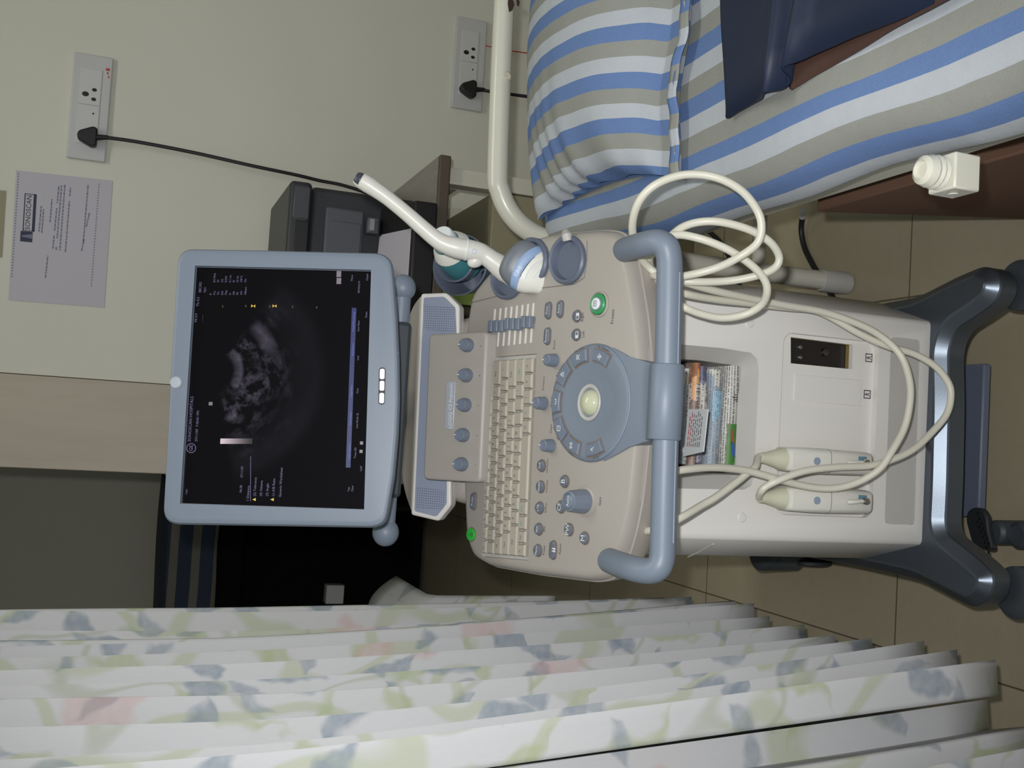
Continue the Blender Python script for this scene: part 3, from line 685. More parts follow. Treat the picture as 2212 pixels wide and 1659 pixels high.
# brake pedal on the left castor
pc = [aZ(x, y, .085) for x, y in ((2158, 1192), (2112, 1180), (2104, 1150), (2097, 1125), (2100, 1105), (2114, 1096), (2133, 1099), (2143, 1115), (2146, 1150))]
p = MB().prism(roundpoly(pc, .01), (0, 0, .010)).build('brake_pedal', m_rubber, T, bev=.003, seg=3)
b = MB()
for k in range(7):
    q = aZ(2112+4*k, 1118+11*k, .0965)
    for s in (-1, 1): b.box((q.x+s*.006, q.y, q.z), (.004, .003, .0012))
b.build('grip_rib', m_black, p)
g1 = aZ(2172, 1150, .06); MB().lathe(Fr((g1.x, g1.y, .075), (1, 0, 0), (0, 1, 0)), [(.001, .006), (.012, .006), (.017, .002), (.018, -.05)], 20).build('pedal_hub', m_slate_d, T)
g2 = aZ(2203, 1150, .06); MB().lathe(Fr((g2.x-.004, g2.y, .06), (1, 0, 0), (0, 1, 0)), [(.001, .006), (.014, .006), (.019, .002), (.020, -.05)], 20).build('pedal_hub', m_slate_d, T)
a, c = aZ(2125, 785, .06), aZ(2115, 1119, .06)
MB().bx(c.x, a.x, 1.190, 1.55, .046, .060).build('foot_plate', m_blue_d, T, bev=.003)
for x in (c.x-.008, a.x+.008): MB().bx(x-.008, x+.008, 1.225, 1.5, .066, .074).build('plate_rail', m_blue_d, T, bev=.002)
MB().bx(c.x+.01, a.x-.01, 1.26, 1.5, .058, .135).build('plate_hanger', m_slate_d, T)

# cabinet
Y0 = 1.155
def cf(x, y, d=0.0): return aY(x, y, Y0-d)
CF = Fr((.04, Y0, .4), (1, 0, 0), (0, 0, 1))         # front face frame, z towards the viewer
xl, xr = aY(2005, 1172, Y0).x, aY(2017, 700, Y0).x
ztop = .675
pl = [V(xl, Y0, 0), V(xl-.004, Y0+.004, 0), V(xl-.037, 1.27, 0), V(xl-.040, 1.30, 0), V(xl-.040, 1.68, 0), V(xl-.02, 1.70, 0), V(xr+.02, 1.70, 0), V(xr+.046, 1.68, 0), V(xr+.046, 1.30, 0), V(xr+.042, 1.27, 0), V(xr+.004, Y0+.004, 0), V(xr, Y0, 0)]
b = MB(); b.prism([p+V(0, 0, .190) for p in pl], (0, 0, ztop-.19)); body = b.build('cabinet_body', m_ivory, T, bev=.004, seg=2)
tray_o = [cf(1390, 738), cf(1560, 752), cf(1622, 762), cf(1636, 776), cf(1639, 800), cf(1629, 1030), cf(1622, 1050), cf(1606, 1058), cf(1390, 1056)]
tray_o[0].z = tray_o[-1].z = .70
tc = [V(p.x, Y0-.02, p.z) for p in tray_o]; k1 = MB().prism(tc, (0, .26, 0))
rec_o = rrect(Fr((0, 0, 0), (1, 0, 0), (0, 0, 1)), cf(1691, 1112).x, cf(1691, 717).x, cf(1893, 900).z, cf(1685, 900).z, .014)
k2 = MB().prism([V(p.x, Y0-.02, p.z) for p in rec_o], (0, .030, 0))
port = [cf(1718, 727), cf(1853, 744), cf(1851, 797), cf(1718, 784)]
k3 = MB().prism([V(p.x, Y0-.02, p.z) for p in port], (0, .045, 0))
flat = roundpoly([cf(1925, 727), cf(1989, 735), cf(1977, 1134), cf(1911, 1132)], .008)
k4 = MB().prism([V(p.x, Y0-.01, p.z) for p in flat], (0, .0135, 0))
cut(body, [k1, k2, k3, k4])
# inside liner of the storage tray with sloped bezel
ti = [V(p.x, 0, p.z) for p in tray_o]; cx = sum(p.x for p in ti)/len(ti)
def tin(f, top): return [V(cx+(p.x-cx)*f, 0, p.z if p.z > .66 else (p.z+.010*(1-f)*8)) for p in ti]
b = MB(); A = [V(p.x, Y0+.0005, p.z) for p in ti]; B = [V(p.x, Y0+.022, p.z) for p in tin(.80, 0)]; C = [V(p.x, Y0+.235, p.z) for p in tin(.80, 0)]
b.loft([A, B, C], cap=False, closed=False); b.face(b.vs(C)); b.build('storage_tray', m_ivory_d, T)
MB().poly([V(p.x, Y0+.2345, p.z) for p in tin(.80, 0)]).build('tray_mesh_back', grille_mat(), T)
# socket recess floor trim and port
Yr = Y0+.010
def cr(x, y, d=0.0): return aY(x, y, Yr-d)
b = MB(); q = [cr(1716, 808), cr(1860, 822), cr(1858, 878), cr(1713, 865)]; b.prism(q, (0, -.0015, 0)); b.build('blank_port_cover', m_ivory, T, bev=.0006)
b = MB(); q = [V(p.x+(.5-i_)*.0, Y0+.022, p.z) for i_, p in enumerate(port)]; port_b = b.prism(q, (0, .0025, 0)).build('connector_port', m_pins, T)
pcx, pcz = sum(p.x for p in port)/4, sum(p.z for p in port)/4
b = MB()
for P, Q in zip(port, port[1:]+port[:1]):
    d0 = V(0, Yr-P.y+.001, 0); i0 = V((pcx-P.x)*.06, 0, (pcz-P.z)*.06); i1 = V((pcx-Q.x)*.06, 0, (pcz-Q.z)*.06)
    b.poly([P+d0+i0*.2+V(0, .006, 0), Q+d0+i1*.2+V(0, .006, 0), Q+d0+i1+V(0, .010, 0), P+d0+i0+V(0, .010, 0)])
b.build('contact_frame', m_gold, port_b)
fr = Fr(aY(1781, 761, Y0+.021), (1, 0, 0), (0, 0, 1)); MB().lathe(fr, [(.001, .004), (.005, .0035), (.006, -.004)], 14).build('lock_pin', m_metal, port_b)
for x, y in ((1727, 750), (1727, 772)): MB().lathe(Fr(aY(x, y, Y0+.022), (1, 0, 0), (0, 0, 1)), [(.001, .003), (.0026, .0025), (.003, -.002)], 10).build('port_screw', m_chrome, port_b)
m_icon = mat('icon black', (40, 42, 48), .6)
for x, y in ((1877, 773), (1873.5, 852)):
    f = Fr(cr(x, y, .0004), (1, 0, 0), (0, 0, 1)); b = MB(); w = .0058
    for x0, x1, z0, z1 in ((-w, w, w, w-.0012), (-w, w, -w, -w+.0012), (-w, -w+.0012, -w, w), (w-.0012, w, -w, w), (-.0006, .0006, -.002, .0024), (-.0028, .0028, .0006, .0014)): b.poly([f(x0, z0), f(x1, z0), f(x1, z1), f(x0, z1)])
    for s in (-1, 1): b.poly([f(s*.0003, -.001), f(s*.0012, -.001), f(s*.0028, -.0042), f(s*.0018, -.0042)])
    b.poly([f(-.001, .0026), f(.001, .0026), f(.001, .0042), f(-.001, .0042)])
    lab(b.build('symbol_sticker', m_icon, T, flat=True), 'small square symbol of a figure')
for x, y in ((1619, 698), (1603, 1118)): MB().lathe(Fr(cf(x, y), (1, 0, 0), (0, 0, 1)), [(.001, .0012), (.0055, .0010), (.0066, 0), (.0066, -.002)], 20).build('screw_cap', m_ivory, T)
fcx = sum(p.x for p in flat)/len(flat); fcz = sum(p.z for p in flat)/len(flat)
MB().prism([V(fcx+(p.x-fcx)*.993, Y0+.0012, fcz+(p.z-fcz)*.975) for p in flat], (0, .0015, 0)).build('lower_cover', m_ivory_d, T)
s0_ = V(xl-.004, Y0+.004, 0); s1_ = V(xl-.037, 1.27, 0)-s0_; sn_ = V(-s1_.y, s1_.x, 0).normalized()
MB().tube(spline([hit(x, y, s0_+sn_*.0003, sn_) for x, y in ((1541, 1175), (1525, 1184), (1506, 1194), (1486, 1203))], 6), .0009, 6).build('panel_seam', m_ivory, T)

# console housing
co = [(1378, 968), (1366, 1080), (1350, 1160), (1332, 1215), (1306, 1253), (1270, 1260), (1150, 1245), (1045, 1226), (1012, 1205), (1000, 1165), (995, 1040), (996, 740), (1012, 632), (1036, 600), (1090, 540), (1128, 514), (1180, 500), (1290, 490), (1322, 494), (1340, 512), (1358, 560), (1378, 680), (1385, 760), (1384, 870)]
cpts = [pn(x, y) for x, y in co]
cpts = roundpoly(cpts, .012, 3)
def pin(f, h): 
    c0 = V(.04, 1.21, .735); c0 = PAN(*PAN.loc(c0)[:2], 0)
    return [c0+(p-c0)*f+PAN.z*h for p in cpts]
b = MB(); b.loft([pin(.90, -.058), pin(.975, -.050), pin(.995, -.040), pin(1.0, -.028), pin(1.0, -.019), pin(.992, -.0175), pin(.989, -.012), pin(.975, -.0045), pin(.955, -.0008), pin(.93, 0)]); cons = b.build('console', m_console, T, ang=25)
cups = [(1098, 604, 33, 44), (1150, 565, 36, 52), (1228, 562, 37, 54)]
kc = []
def ellring(cx, cy, a, c, h, n=28, f=1.0):
    o = pn(cx, cy); X = PAN.x*(c*pxm(o)); e = pn(cx-a, cy)-o; 
    return [o+X*f*math.cos(2*PI*k/n)+e*f*math.sin(2*PI*k/n)+PAN.z*h for k in range(n)]
for cx, cy, a, c in cups: kc.append(MB().prism(ellring(cx, cy, a, c, -.034, f=.96), PAN.z*.06))
kb = [pn(1056, 772), pn(1159, 764), pn(1141, 1211), pn(1041, 1203)]
kc.append(MB().prism([p-PAN.z*.004 for p in kb], PAN.z*.03))
cut(cons, kc)
for cx, cy, a, c in cups:
    b = MB(); R = [ellring(cx, cy, a, c, h, f=f) for f, h in ((1.0, -.002), (1.0, .0045), (.93, .007), (.82, .006), (.76, .001), (.68, -.020), (.55, -.030), (.05, -.032))]
    b.loft(R); b.build('probe_holder', m_blue_d, T)
lab(MB().tube([pn(1227, 520, .006), pn(1225, 511, .0075), pn(1223, 503, .004)], [.0065, .007, .0055], 12).build('cable_hook', m_ivory_d, T), 'pale cable gap of the empty holder')
b = MB(); b.tube([pn(x, y, .0004) for x, y in ((1012, 655), (1090, 636), (1170, 622), (1240, 614), (1262, 600), (1268, 560), (1268, 520))], .0005, 5); b.build('console_seam', mat('seam shadow grey', (120, 114, 108), .6), T)
# round cup for the gel bottle at the back right
_ct = math.radians(36); _cz = V(.0, -math.sin(_ct), math.cos(_ct)); cupf = Fr(aY(993, 568, 1.425)-_cz*.062, (1, 0, .06), (0, math.cos(_ct), math.sin(_ct)))
b = MB(); b.lathe(cupf, [(.028, 0), (.034, .006), (.0420, .055), (.0445, .062), (.0430, .064), (.0405, .058), (.033, .012), (.001, .010)], 36, sy=1.1); cupo = b.build('gel_cup', m_blue_d, T)
b = MB(); b.lathe(Fr(cupf(.010, .004, .054), cupf.x, cupf.y), [(.0335, 0), (.0345, .006), (.0355, .014), (.0335, .0155), (.031, .010), (.030, 0)], 36); b.build('inner_ring', m_blue_d, cupo)
MB().box((.222, 1.41, .755), (.04, .07, .03)).build('cup_bracket', m_blue_d, T, bev=.006)

# keyboard
kq = [pn(1056, 774, -.0035), pn(1159, 766, -.0035), pn(1141, 1209, -.0035), pn(1041, 1201, -.0035)]
K = MB(); K.prism([kq[0], kq[1], kq[2], kq[3]], PAN.z*.001); kbd = K.build('keyboard', m_ivory_d, T)
ka = [pn(1060, 779), pn(1156, 772), pn(1138, 1204), pn(1045, 1196)]     # far right, near right, near left, far left
def kp(u, v, h=0.0): return ka[3].lerp(ka[0], u).lerp(ka[2].lerp(ka[1], u), v)+PAN.z*h
rows = [[1.07]*14, [1]*13+[2], [1.5]+[1]*12+[1.5], [1.8]+[1]*11+[2.2], [2.2]+[1]*10+[1.8], [1, 1, 1.1, 1.1, 5.0, 1.1, 1.1, 1.2, 1.2, 1.2]]
rh = [.62, 1, 1, 1, 1, 1.05]
legend = [['Esc']+['F%d' % k for k in range(1, 13)]+['Del'], list('`1234567890-=')+['Bksp'], ['Tab']+list('QWERTYUIOP[]')+['\\'], ['Caps']+list("ASDFGHJKL;'")+['Enter'], ['Shift']+list('ZXCVBNM,./')+['Shift'], ['Fn', 'Ctrl', 'Alt', 'Body', '', 'Ins', 'Alt', '<', 'v', '>']]
legs = []; legs_g = []; v0 = 0; tot = sum(rh)
for ri, row in enumerate(rows):
    sw = sum(row); u = 0; v1 = v0+rh[ri]/tot
    for ki, w in enumerate(row):
        u1 = u+w/sw; e = .0035; f = .011
        q0 = [kp(u+e, v0+f), kp(u1-e, v0+f), kp(u1-e, v1-f), kp(u+e, v1-f)]; e2 = .0085; f2 = .030
        q1 = [kp(u+e2, v0+f2*.6, .0042), kp(u1-e2, v0+f2*.6, .0042), kp(u1-e2, v1-f2*1.2, .0034), kp(u+e2, v1-f2*1.2, .0034)]
        MB().loft([[p-PAN.z*.003 for p in q0], [p+PAN.z*.0012 for p in q0], q1]).build('key', m_keycap, kbd, ang=20)
        s = legend[ri][ki]
        if s: (legs_g if ri == 5 and ki in (2, 3, 6) or ri == 4 and ki == 11 else legs).append((s, kp(u+(u1-u)*.45, v0+(v1-v0)*.42, .0044), PAN.x, PAN.y, .0038 if len(s) > 1 else .0050))
        u = u1
    v0 = v1
text_into(b := MB(), legs); b.build('key_legends', m_legend, kbd, flat=True)
text_into(b := MB(), legs_g); b.build('key_legends', m_legend_g, kbd, flat=True)

# buttons
BT = []
def btn(x, y, name, ru=12.5, rv=None, h=.0035, m=m_button, pill=0.0, txt=None, ts=.0048):
    c = pn(x, y); k = pxm(c); fr = PAN.on(c); r = ru*k
    def ring(rr, hh, n=24):
        out = []
        for i in range(n):
            a = 2*PI*i/n; ex = pill*k*(1 if math.cos(a) > 1e-6 else -1 if math.cos(a) < -1e-6 else 0); out.append(fr(rr*math.cos(a)+ex, rr*math.sin(a), hh))
        return out
    MB().loft([ring(r*1.16, -.001), ring(r*1.14, .0006), ring(r*1.04, .0008)]).build('button_well', m_wellm, T)
    o = MB().loft([ring(r, 0), ring(r, h*.6), ring(r*.93, h*.9), ring(r*.8, h), ring(r*.1, h*1.02)]).build(name, m, T)
    if txt: BT.append((txt, fr(0, 0, h*1.03+.0002), PAN.x, PAN.y, ts))
    return o
m_wellm = mat('button well', (128, 112, 102), .5)
for (x, y), s in zip(((1171, 1006), (1169, 1051.6), (1167, 1097), (1165, 1143), (1163, 1189)), ('THI', 'Width', 'LTB', 'PDI', 'Menu')): btn(x, y, 'button', 12.5, txt=s, ts=.0052)
for x, y, s in ((1221, 1040, 'B'), (1213, 1095, 'CF'), (1230.5, 1144, 'PW'), (1264, 1162.5, 'M')): btn(x, y, 'button', 13, txt=s, ts=.0105 if len(s) < 2 else .009)
for x, y, s in ((1186, 671, 'Print'), (1211.7, 668, 'Store'), (1184, 726.5, 'Reverse'), (1024.5, 1082.8, 'Probe')): btn(x, y, 'pill_button', 9.5, pill=9, txt=s, ts=.0052)
btn(1196, 1188, 'pill_button', 10, pill=10)
def sq(b, c, w, h, t):
    f = PAN.on(c)
    for x0, x1, y0, y1 in ((-w, w, h-t, h), (-w, w, -h, -h+t), (-w, -w+t, -h, h), (w-t, w, -h, h)): b.poly([f(x0, y0), f(x1, y0), f(x1, y1), f(x0, y1)])
for x, y, s in ((1247.5, 683, 1), (1246, 723.3, -1)):
    gb = MB(); btn(x, y, 'button', 12.5); c = pn(x, y, .0040); sq(gb, c, .0042, .0028, .0007); f = PAN.on(c); gb.poly([f(s*.0004, -.0024), f(s*.0038, -.0024), f(s*.0038, .0024), f(s*.0004, .0024)]); gb.build('button_symbol', m_white, T, flat=True)
c = pn(1196, 1188, .0040); f = PAN.on(c); gb = MB()
for s in (-1, 1): gb.poly([f(s*.0004, -.003), f(s*.0026, -.003), f(s*.0026, .001), f(s*.0004, .001)]); gb.poly([f(s*.0008, .0016), f(s*.0024, .0016), f(s*.0024, .0034), f(s*.0008, .0034)])
gb.build('button_symbol', m_white, T, flat=True)
# freeze and power
c = pn(1296, 657.5); f = PAN.on(c); k = pxm(c)
MB().lathe(f, [(29*k, -.001), (28.5*k, .002), (25*k, .003), (24.5*k, .001)], 32).build('freeze_bezel', m_console, T)
MB().lathe(f, [(23.5*k, 0), (23*k, .0045), (20*k, .006), (15*k, .0055)], 32).build('freeze_ring', m_green, T)
MB().lathe(f, [(15.5*k, .005), (15*k, .0064), (13*k, .0066)], 32).build('freeze_groove', m_bluekey, T)
lab(MB().lathe(f, [(13*k, .006), (12.5*k, .0076), (9*k, .0082), (.1*k, .0082)], 32).build('freeze_button', m_white, T), 'white freeze button')
lb = MB(); sq(lb, f(0, 0, .0085), .0034, .0026, .0006); text_into(lb, [('III', f(0, 0, .0085), PAN.x, PAN.y, .0034)]); lb.build('freeze_symbol', m_legend, T, flat=True); lb = MB()
btn(1019, 1154.6, 'power_button', 14, m=m_greenlit); c = pn(1019, 1154.6, .0038); f = PAN.on(c); lb.lathe(f, [(.0028, 0), (.0028, .0003), (.0022, .0003), (.0022, 0)], 16, cap=False); lb.poly([f(-.0004, 0, .0004), f(.0004, 0, .0004), f(.0004, .0034, .0004), f(-.0004, .0034, .0004)]); lb.build('power_symbol', m_legend, T, flat=True)
text_parts('button_lettering', BT, m_white, T)
SM = []
for x, y, s, z in ((1258, 1285-600, 'Right', .0055), (1260, 722, 'Left', .0055), (1323, 684, 'Freeze', .0065), (1155, 691, 'TGC', .005), (1182, 1006, 'Harmonic', .0044), (1181, 1051, 'Contrast', .0044), (1179, 1097, 'B-Flow', .0044), (1176, 1143, 'PDI', .0048), (1175, 1189, 'Preset', .0048), (1210, 1186, 'Patient', .0048), (1296, 1083, 'Gain', .0058), (1197, 745, 'Zoom', .0048), (1174, 828, 'M Position', .0042), (1190, 926, 'Depth', .0046)):
    SM.append((s, pn(x, y, .0005), PAN.x, PAN.y, z))
text_parts('panel_lettering', SM, m_legend, T)
# rotary knobs
def knob(x, y, r, h, m=m_bluekey, fr=None, name='rotary_knob', ptr=True, ribs=10):
    c = (fr or PAN).at(x, y); f = (fr or PAN).on(c); n = 40
    def ring(rr, hh, rib):
        return [f(rr*(1-rib*(0.5+0.5*math.cos(ribs*2*PI*i/n)))*math.cos(2*PI*i/n), rr*(1-rib*(0.5+0.5*math.cos(ribs*2*PI*i/n)))*math.sin(2*PI*i/n), hh) for i in range(n)]
    o = MB().loft([ring(r*1.0, -.001, 0), ring(r*1.0, h*.25, .03), ring(r*.88, h*.8, .08), ring(r*.80, h*.97, .03), ring(r*.66, h, 0), ring(r*.60, h*.93, 0), ring(r*.05, h*.92, 0)]).build(name, m, T)
    if ptr: MB().box((0, r*.72, h*.985), (.0011, r*.30, .0008), f).build('pointer', m_white, o)
    return o
for x, y in ((1200, 779), (1177, 871.6), (1193, 963)):
    c = pn(x, y); MB().lathe(PAN.on(c), [(19*pxm(c), -.001), (18.5*pxm(c), .0012), (16*pxm(c), .0012)], 28).build('knob_collar', m_console, T); knob(x, y, 15*pxm(c), .016)
c = pn(1263, 1083); MB().lathe(PAN.on(c), [(34*pxm(c), -.001), (33*pxm(c), .0012), (28*pxm(c), .0020), (26*pxm(c), .0016)], 36).build('knob_collar', m_console, T)
gk = knob(1263, 1083, 26.5*pxm(c), .027, name='gain_knob', ptr=False)
f = PAN.on(c); MB().lathe(Fr(f(0, 0, .0245), PAN.x, PAN.y), [(.0085, 0), (.0085, .0020), (.0075, .0026), (.0003, .0028)], 24).build('auto_button', m_bluekey, gk)
b = MB(); text_into(b, [('Auto', f(0, 0, .0276), PAN.x, PAN.y, .0064)]); b.build('auto_lettering', m_white, gk, flat=True)
# slide controls
tr = MB()
for k in range(8):
    t_ = k/7; A = pn(1069.7+(1152.8-1069.7)*t_, 667.8+(655-667.8)*t_); B = pn(1063.4+(1146.6-1063.4)*t_, 750+(740.6-750)*t_)
    d = (B-A).normalized(); s = d.cross(PAN.z)
    for q in (-1, 1): tr.tube([A+s*q*.0011, B+s*q*.0011], .0007, 6)
    sy = (706, 705, 704.5, 700, 700, 700, 695, 695)[k]
    fx = (sy-(667.8+(655-667.8)*t_))/82.0; c = A.lerp(B, fx); f = PAN.on(c)
    r0 = [f(i*.0080, j*.0042, 0) for i, j in ((-1, -1), (1, -1), (1, 1), (-1, 1))]; r1 = [f(i*.0080, j*.0042, .008) for i, j in ((-1, -1), (1, -1), (1, 1), (-1, 1))]
    MB().loft([r0, r1]).build('slide_cap', m_bluekey, T, bev=.0014, seg=3)
tr.build('slide_tracks', m_ivory, T)

# trackball pad with its neck to the handle
ctr = pn(1280, 870); k = pxm(ctr); RF = PAN.on(ctr); RR = 127*k
b = MB(); b.lathe(RF, [(RR*1.012, -.004), (RR*1.012, .001), (RR, .0035), (RR*.965, .0062), (RR*.90, .0068), (RR*.62, .0062), (RR*.52, .0050), (RR*.30, .0044)], 72); b.build('control_ring', m_blue, T, ang=50)
MB().lathe(RF, [(34*k, .003), (36*k, .0060), (34*k, .0072), (29*k, .0066), (27.5*k, .003)], 40, sx=1.12).build('ball_ring', m_ivory_d, T)
lab(MB().ball(Fr(RF(0, 0, -.003), RF.x, RF.y), 30*k*1.03, 28, 16).build('trackball', m_ballm, T), 'glossy pale green trackball')
secs = [(1300, 747, 996, .0045), (1318, 750, 986, .0056), (1334, 758, 977, .0060), (1353, 769, 966, .006), (1385, 779, 955, .0055), (1402, 784, 951, .0045)]
rings = []
for x, ya, yb, h in secs:
    a, c = pn(x, ya, h), pn(x, yb, h); m = 12
    top = [c.lerp(a, i/m)-PAN.z*(.003*abs(2*i/m-1)**4) for i in range(m+1)]
    rings.append(top+[a-PAN.z*.024, c-PAN.z*.024])
a, c = aY(1420, 787, 1.014), aY(1418, 951, 1.014); m = 12
a.z = c.z = .706; rings.append([c.lerp(a, i/m) for i in range(m+1)]+[a-V(0, 0, .024), c-V(0, 0, .024)])
MB().loft(rings).build('pad_neck', m_blue, T, ang=60)
m_arc = mat('pale moulding line', (150, 162, 180), .4)
MB().tube([RF(RR*.985*math.cos(a_), RR*.985*math.sin(a_), .0066) for a_ in [math.radians(200+140*i/24) for i in range(25)]], .0005, 5).build('moulding_line', m_arc, T)
sy = []
for j, (deg, ic) in enumerate(((71, 'X'), (109, '+'), (36, 'A'), (0, 'L'), (-35, 'H'), (-67, 'N'), (-106, 'K'))):
    def sec(r, hh, hw, n=8): return [RF(r*math.sin(math.radians(deg+hw*(2*i/n-1))), r*math.cos(math.radians(deg+hw*(2*i/n-1))), hh) for i in range(n+1)]
    r0, r1 = .70*RR, .925*RR
    def outline(e, hh, hw): return sec(r1-e, hh, hw)+sec(r0+e, hh, hw)[::-1]
    MB().loft([outline(-.0012, .0045, 14.6), outline(-.0012, .0072, 14.6), outline(.0004, .0072, 13.6)]).build('key_well', m_wellm, T)
    MB().loft([outline(.0006, .0066, 13.4), outline(.0006, .0092, 13.2), outline(.0020, .0104, 11.8)]).build('ring_key', m_bluekey, T)
    c = RF((r0+r1)/2*math.sin(math.radians(deg)), (r0+r1)/2*math.cos(math.radians(deg)), .0108)
    f = Fr(c, PAN.x, PAN.y); w = .0030
    lines = {'X': [(-w, -w, w, w), (-w, w, w, -w), (-w, 0, 0, w), (0, w, w, 0)], '+': [(-w*1.3, 0, w*1.3, 0), (0, -w*1.3, 0, w*1.3), (-w*.7, -w*.7, w*.7, -w*.7), (-w*.7, w*.7, w*.7, w*.7)], 'A': [(-w, -w, w, -w), (-w, -w, 0, w), (w, -w, 0, w), (0, -w*.5, 0, w*.3)], 'L': [(-w, -w, w, -w), (-w, -w, -w, 0), (w, -w, w, 0), (0, -w, 0, -w*.3)], 'H': [(-w, -w, -w, w), (-w, w, w, w), (w, w, w, -w), (-w, 0, w, 0), (-w, -w, w, -w)], 'N': [(-w, -w*.8, w, w*.8), (-w, w*.8, w, -w*.8), (-w, -w*.8, -w, w*.8), (w, -w*.8, w, w*.8)], 'K': [(-w*.6, w*.8, w*.8, -w*.6), (-w*.6, w*.8, -w*.6, -w*.2), (-w*.6, w*.8, w*.4, w*.8)]}[ic]
    b = MB()
    for x0, y0_, x1, y1_ in lines:
        p, q = f(x0, y0_), f(x1, y1_); d = (q-p).normalized(); s = d.cross(PAN.z)*.0004; b.poly([p-s, q-s, q+s, p+s])
    b.build('ring_symbol', m_white, T, flat=True)
b = MB(); items = []
for deg, s in ((71, 'Scan Area'), (108, 'Set / B Pause'), (36, 'Body Pattern'), (0, 'Measure'), (-35, 'M/D Cursor'), (-67, 'Clear'), (-106, 'Cursor')):
    a_ = math.radians(deg); tx = PAN.x*math.cos(a_)-PAN.y*math.sin(a_); ty = PAN.x*math.sin(a_)+PAN.y*math.cos(a_); items.append((s, RF(RR*.958*math.sin(a_), RR*.958*math.cos(a_), .0073), tx, ty, .0040))
text_into(b, items); b.build('ring_lettering', m_legend, T, flat=True)

# handle
hp = [aY(1316, 1210, 1.092), aY(1340, 1219, 1.062), aY(1372, 1229, 1.030), aY(1403, 1233, 1.010), aY(1422, 1225, 1.001), aY(1430, 1205, 1.0), aY(1432, 1170, 1.0), aY(1435, 1050, 1.0), aY(1440, 870, 1.0), aY(1444, 700, 1.0), aY(1446, 590, 1.0), aY(1445, 555, 1.0), aY(1438, 532, 1.001), aY(1420, 523, 1.010), aY(1394, 527, 1.030), aY(1368, 534, 1.062), aY(1350, 540, 1.092)]
MB().tube(spline(hp, 6), .0142, 20, sx=1.06).build('handle', m_blue, T, ang=60)
b = MB(); x0, x1 = aY(1445, 951, 1.0).x, aY(1445, 787, 1.0).x; hc = aY(1440, 870, 1.0); n = 24
def brk(x, r): return [V(x, 1.0+r*math.cos(math.radians(a_)), hc.z+.001+r*1.04*math.sin(math.radians(a_))) for a_ in [360*i/n for i in range(n)]]
b.loft([brk(x0, .0165), brk(x0+.0015, .0178), brk(x1-.0015, .0178), brk(x1, .0165)]); b.build('handle_bracket', m_blue, T, ang=50)
b = MB(); x_a, x_b = x0, x1
b.loft([[V(x, 1.0+.003, hc.z+.017), V(x, 1.03, .702), V(x, 1.03, .676), V(x, 1.0, hc.z-.016)] for x in (x_a, x_b)]); b.build('bracket_web', m_blue, T)
b = MB(); b.tube([p+V(0, -.0134, -.0052) for p in hp[6:11]], .0008, 6); b.build('handle_seam', m_arc, T)

# knob panel, badge, speaker bar
S32 = math.radians(40)
KP = Fr(pn(1044, 880, .014), (1, 0, 0), (0, math.cos(S32), math.sin(S32)))
kpx = [KP.at(x, y) for x, y in ((1051, 716), (1036, 1042), (913, 1035), (926, 722))]
kpx = roundpoly(kpx, .008, 4)
b = MB(); b.prism([p-V(0, 0, .034)-V(0, -.004, 0) for p in kpx], V(0, 0, .034)+V(0, -.004, 0)); b.build('knob_panel', m_console, T, bev=.003, seg=3)
for y_, x_ in ((746, 1011), (811, 1009), (875, 1006), (940, 1002), (1003, 999)): knob(x_, y_, .0098, .0125, fr=KP, name='soft_knob', ribs=12)
b = MB(); text_into(b, [(s, KP.at(x, y, .0006), PAN.x, PAN.y, .0045) for s, x, y in (('5', 1038, 748), ('4', 1036, 812), ('3', 1033, 876), ('2', 1030, 941), ('1', 1027, 1004))]); b.build('knob_numbers', m_legend, T, flat=True)
bq = roundpoly([KP.at(x, y, .0002) for x, y in ((967, 928), (960, 824+2), (983, 823), (984, 927))], .002, 2)
bd = MB().prism([KP.at(x, y, .0002) for x, y in ((961, 927), (966, 823), (985, 824), (980, 928))], KP.z*.0015).build('badge', m_silver, T, bev=.0006)
b = MB(); dx = (KP.at(973, 823)-KP.at(971, 927)).normalized(); text_into(b, [('LOGIQ C5', KP.at(972.5, 899, .0021), dx, KP.y, .0074), ('Premium', KP.at(974.3, 848.5, .0021), dx, KP.y, .0074)]); b.build('badge_lettering', m_white, bd, flat=True)
S50 = math.radians(52)
SB = Fr(V(.04, 1.405, .808), (1, 0, 0), (0, math.cos(S50), math.sin(S50)))
so = [(992, 660), (992, 720), (974, 1040), (974, 1092), (947, 1126), (887, 1112), (909, 634), (964, 632)]
sp = roundpoly([SB.at(x, y) for x, y in so], .004, 3)
b = MB(); b.prism([p-SB.z*.022 for p in sp], SB.z*.022); b.build('speaker_bar', m_ivory, T, bev=.003, seg=3)
si = [(984, 665), (986, 722), (965, 1040), (965, 1088), (943, 1116), (896, 1104), (916, 643), (960, 641)]
b = MB(); b.prism(roundpoly([SB.at(x, y, .0002) for x, y in si], .003, 3), SB.z*.0012); b.build('speaker_face', mat('pale blue speaker face', (142, 150, 170), .5), T)
for q in ([(915, 658), (917, 712), (984, 718), (982, 664)], [(899, 1052), (897, 1098), (957, 1100), (963, 1060)]):
    b = MB(); b.prism([SB.at(x, y, .0014) for x, y in q], SB.z*.0005); b.build('speaker_grille', m_grille, T, flat=True)
zd = sum(SB.at(x, y).z for x, y in so[5:7])/2-.003
do = [(888, 1111), (872, 1060), (862, 985), (858, 900), (860, 800), (872, 715), (890, 662), (908, 636)]
dp = spline([aZ(x, y, zd) for x, y in do], 4)
b = MB(); b.prism(dp, (0, 0, -.045)); b.build('stand_top', m_console, T, bev=.006, seg=3)
MB().bx(-.10, .17, 1.40, 1.62, .66, .80).build('column', m_console, T, bev=.02, seg=3)
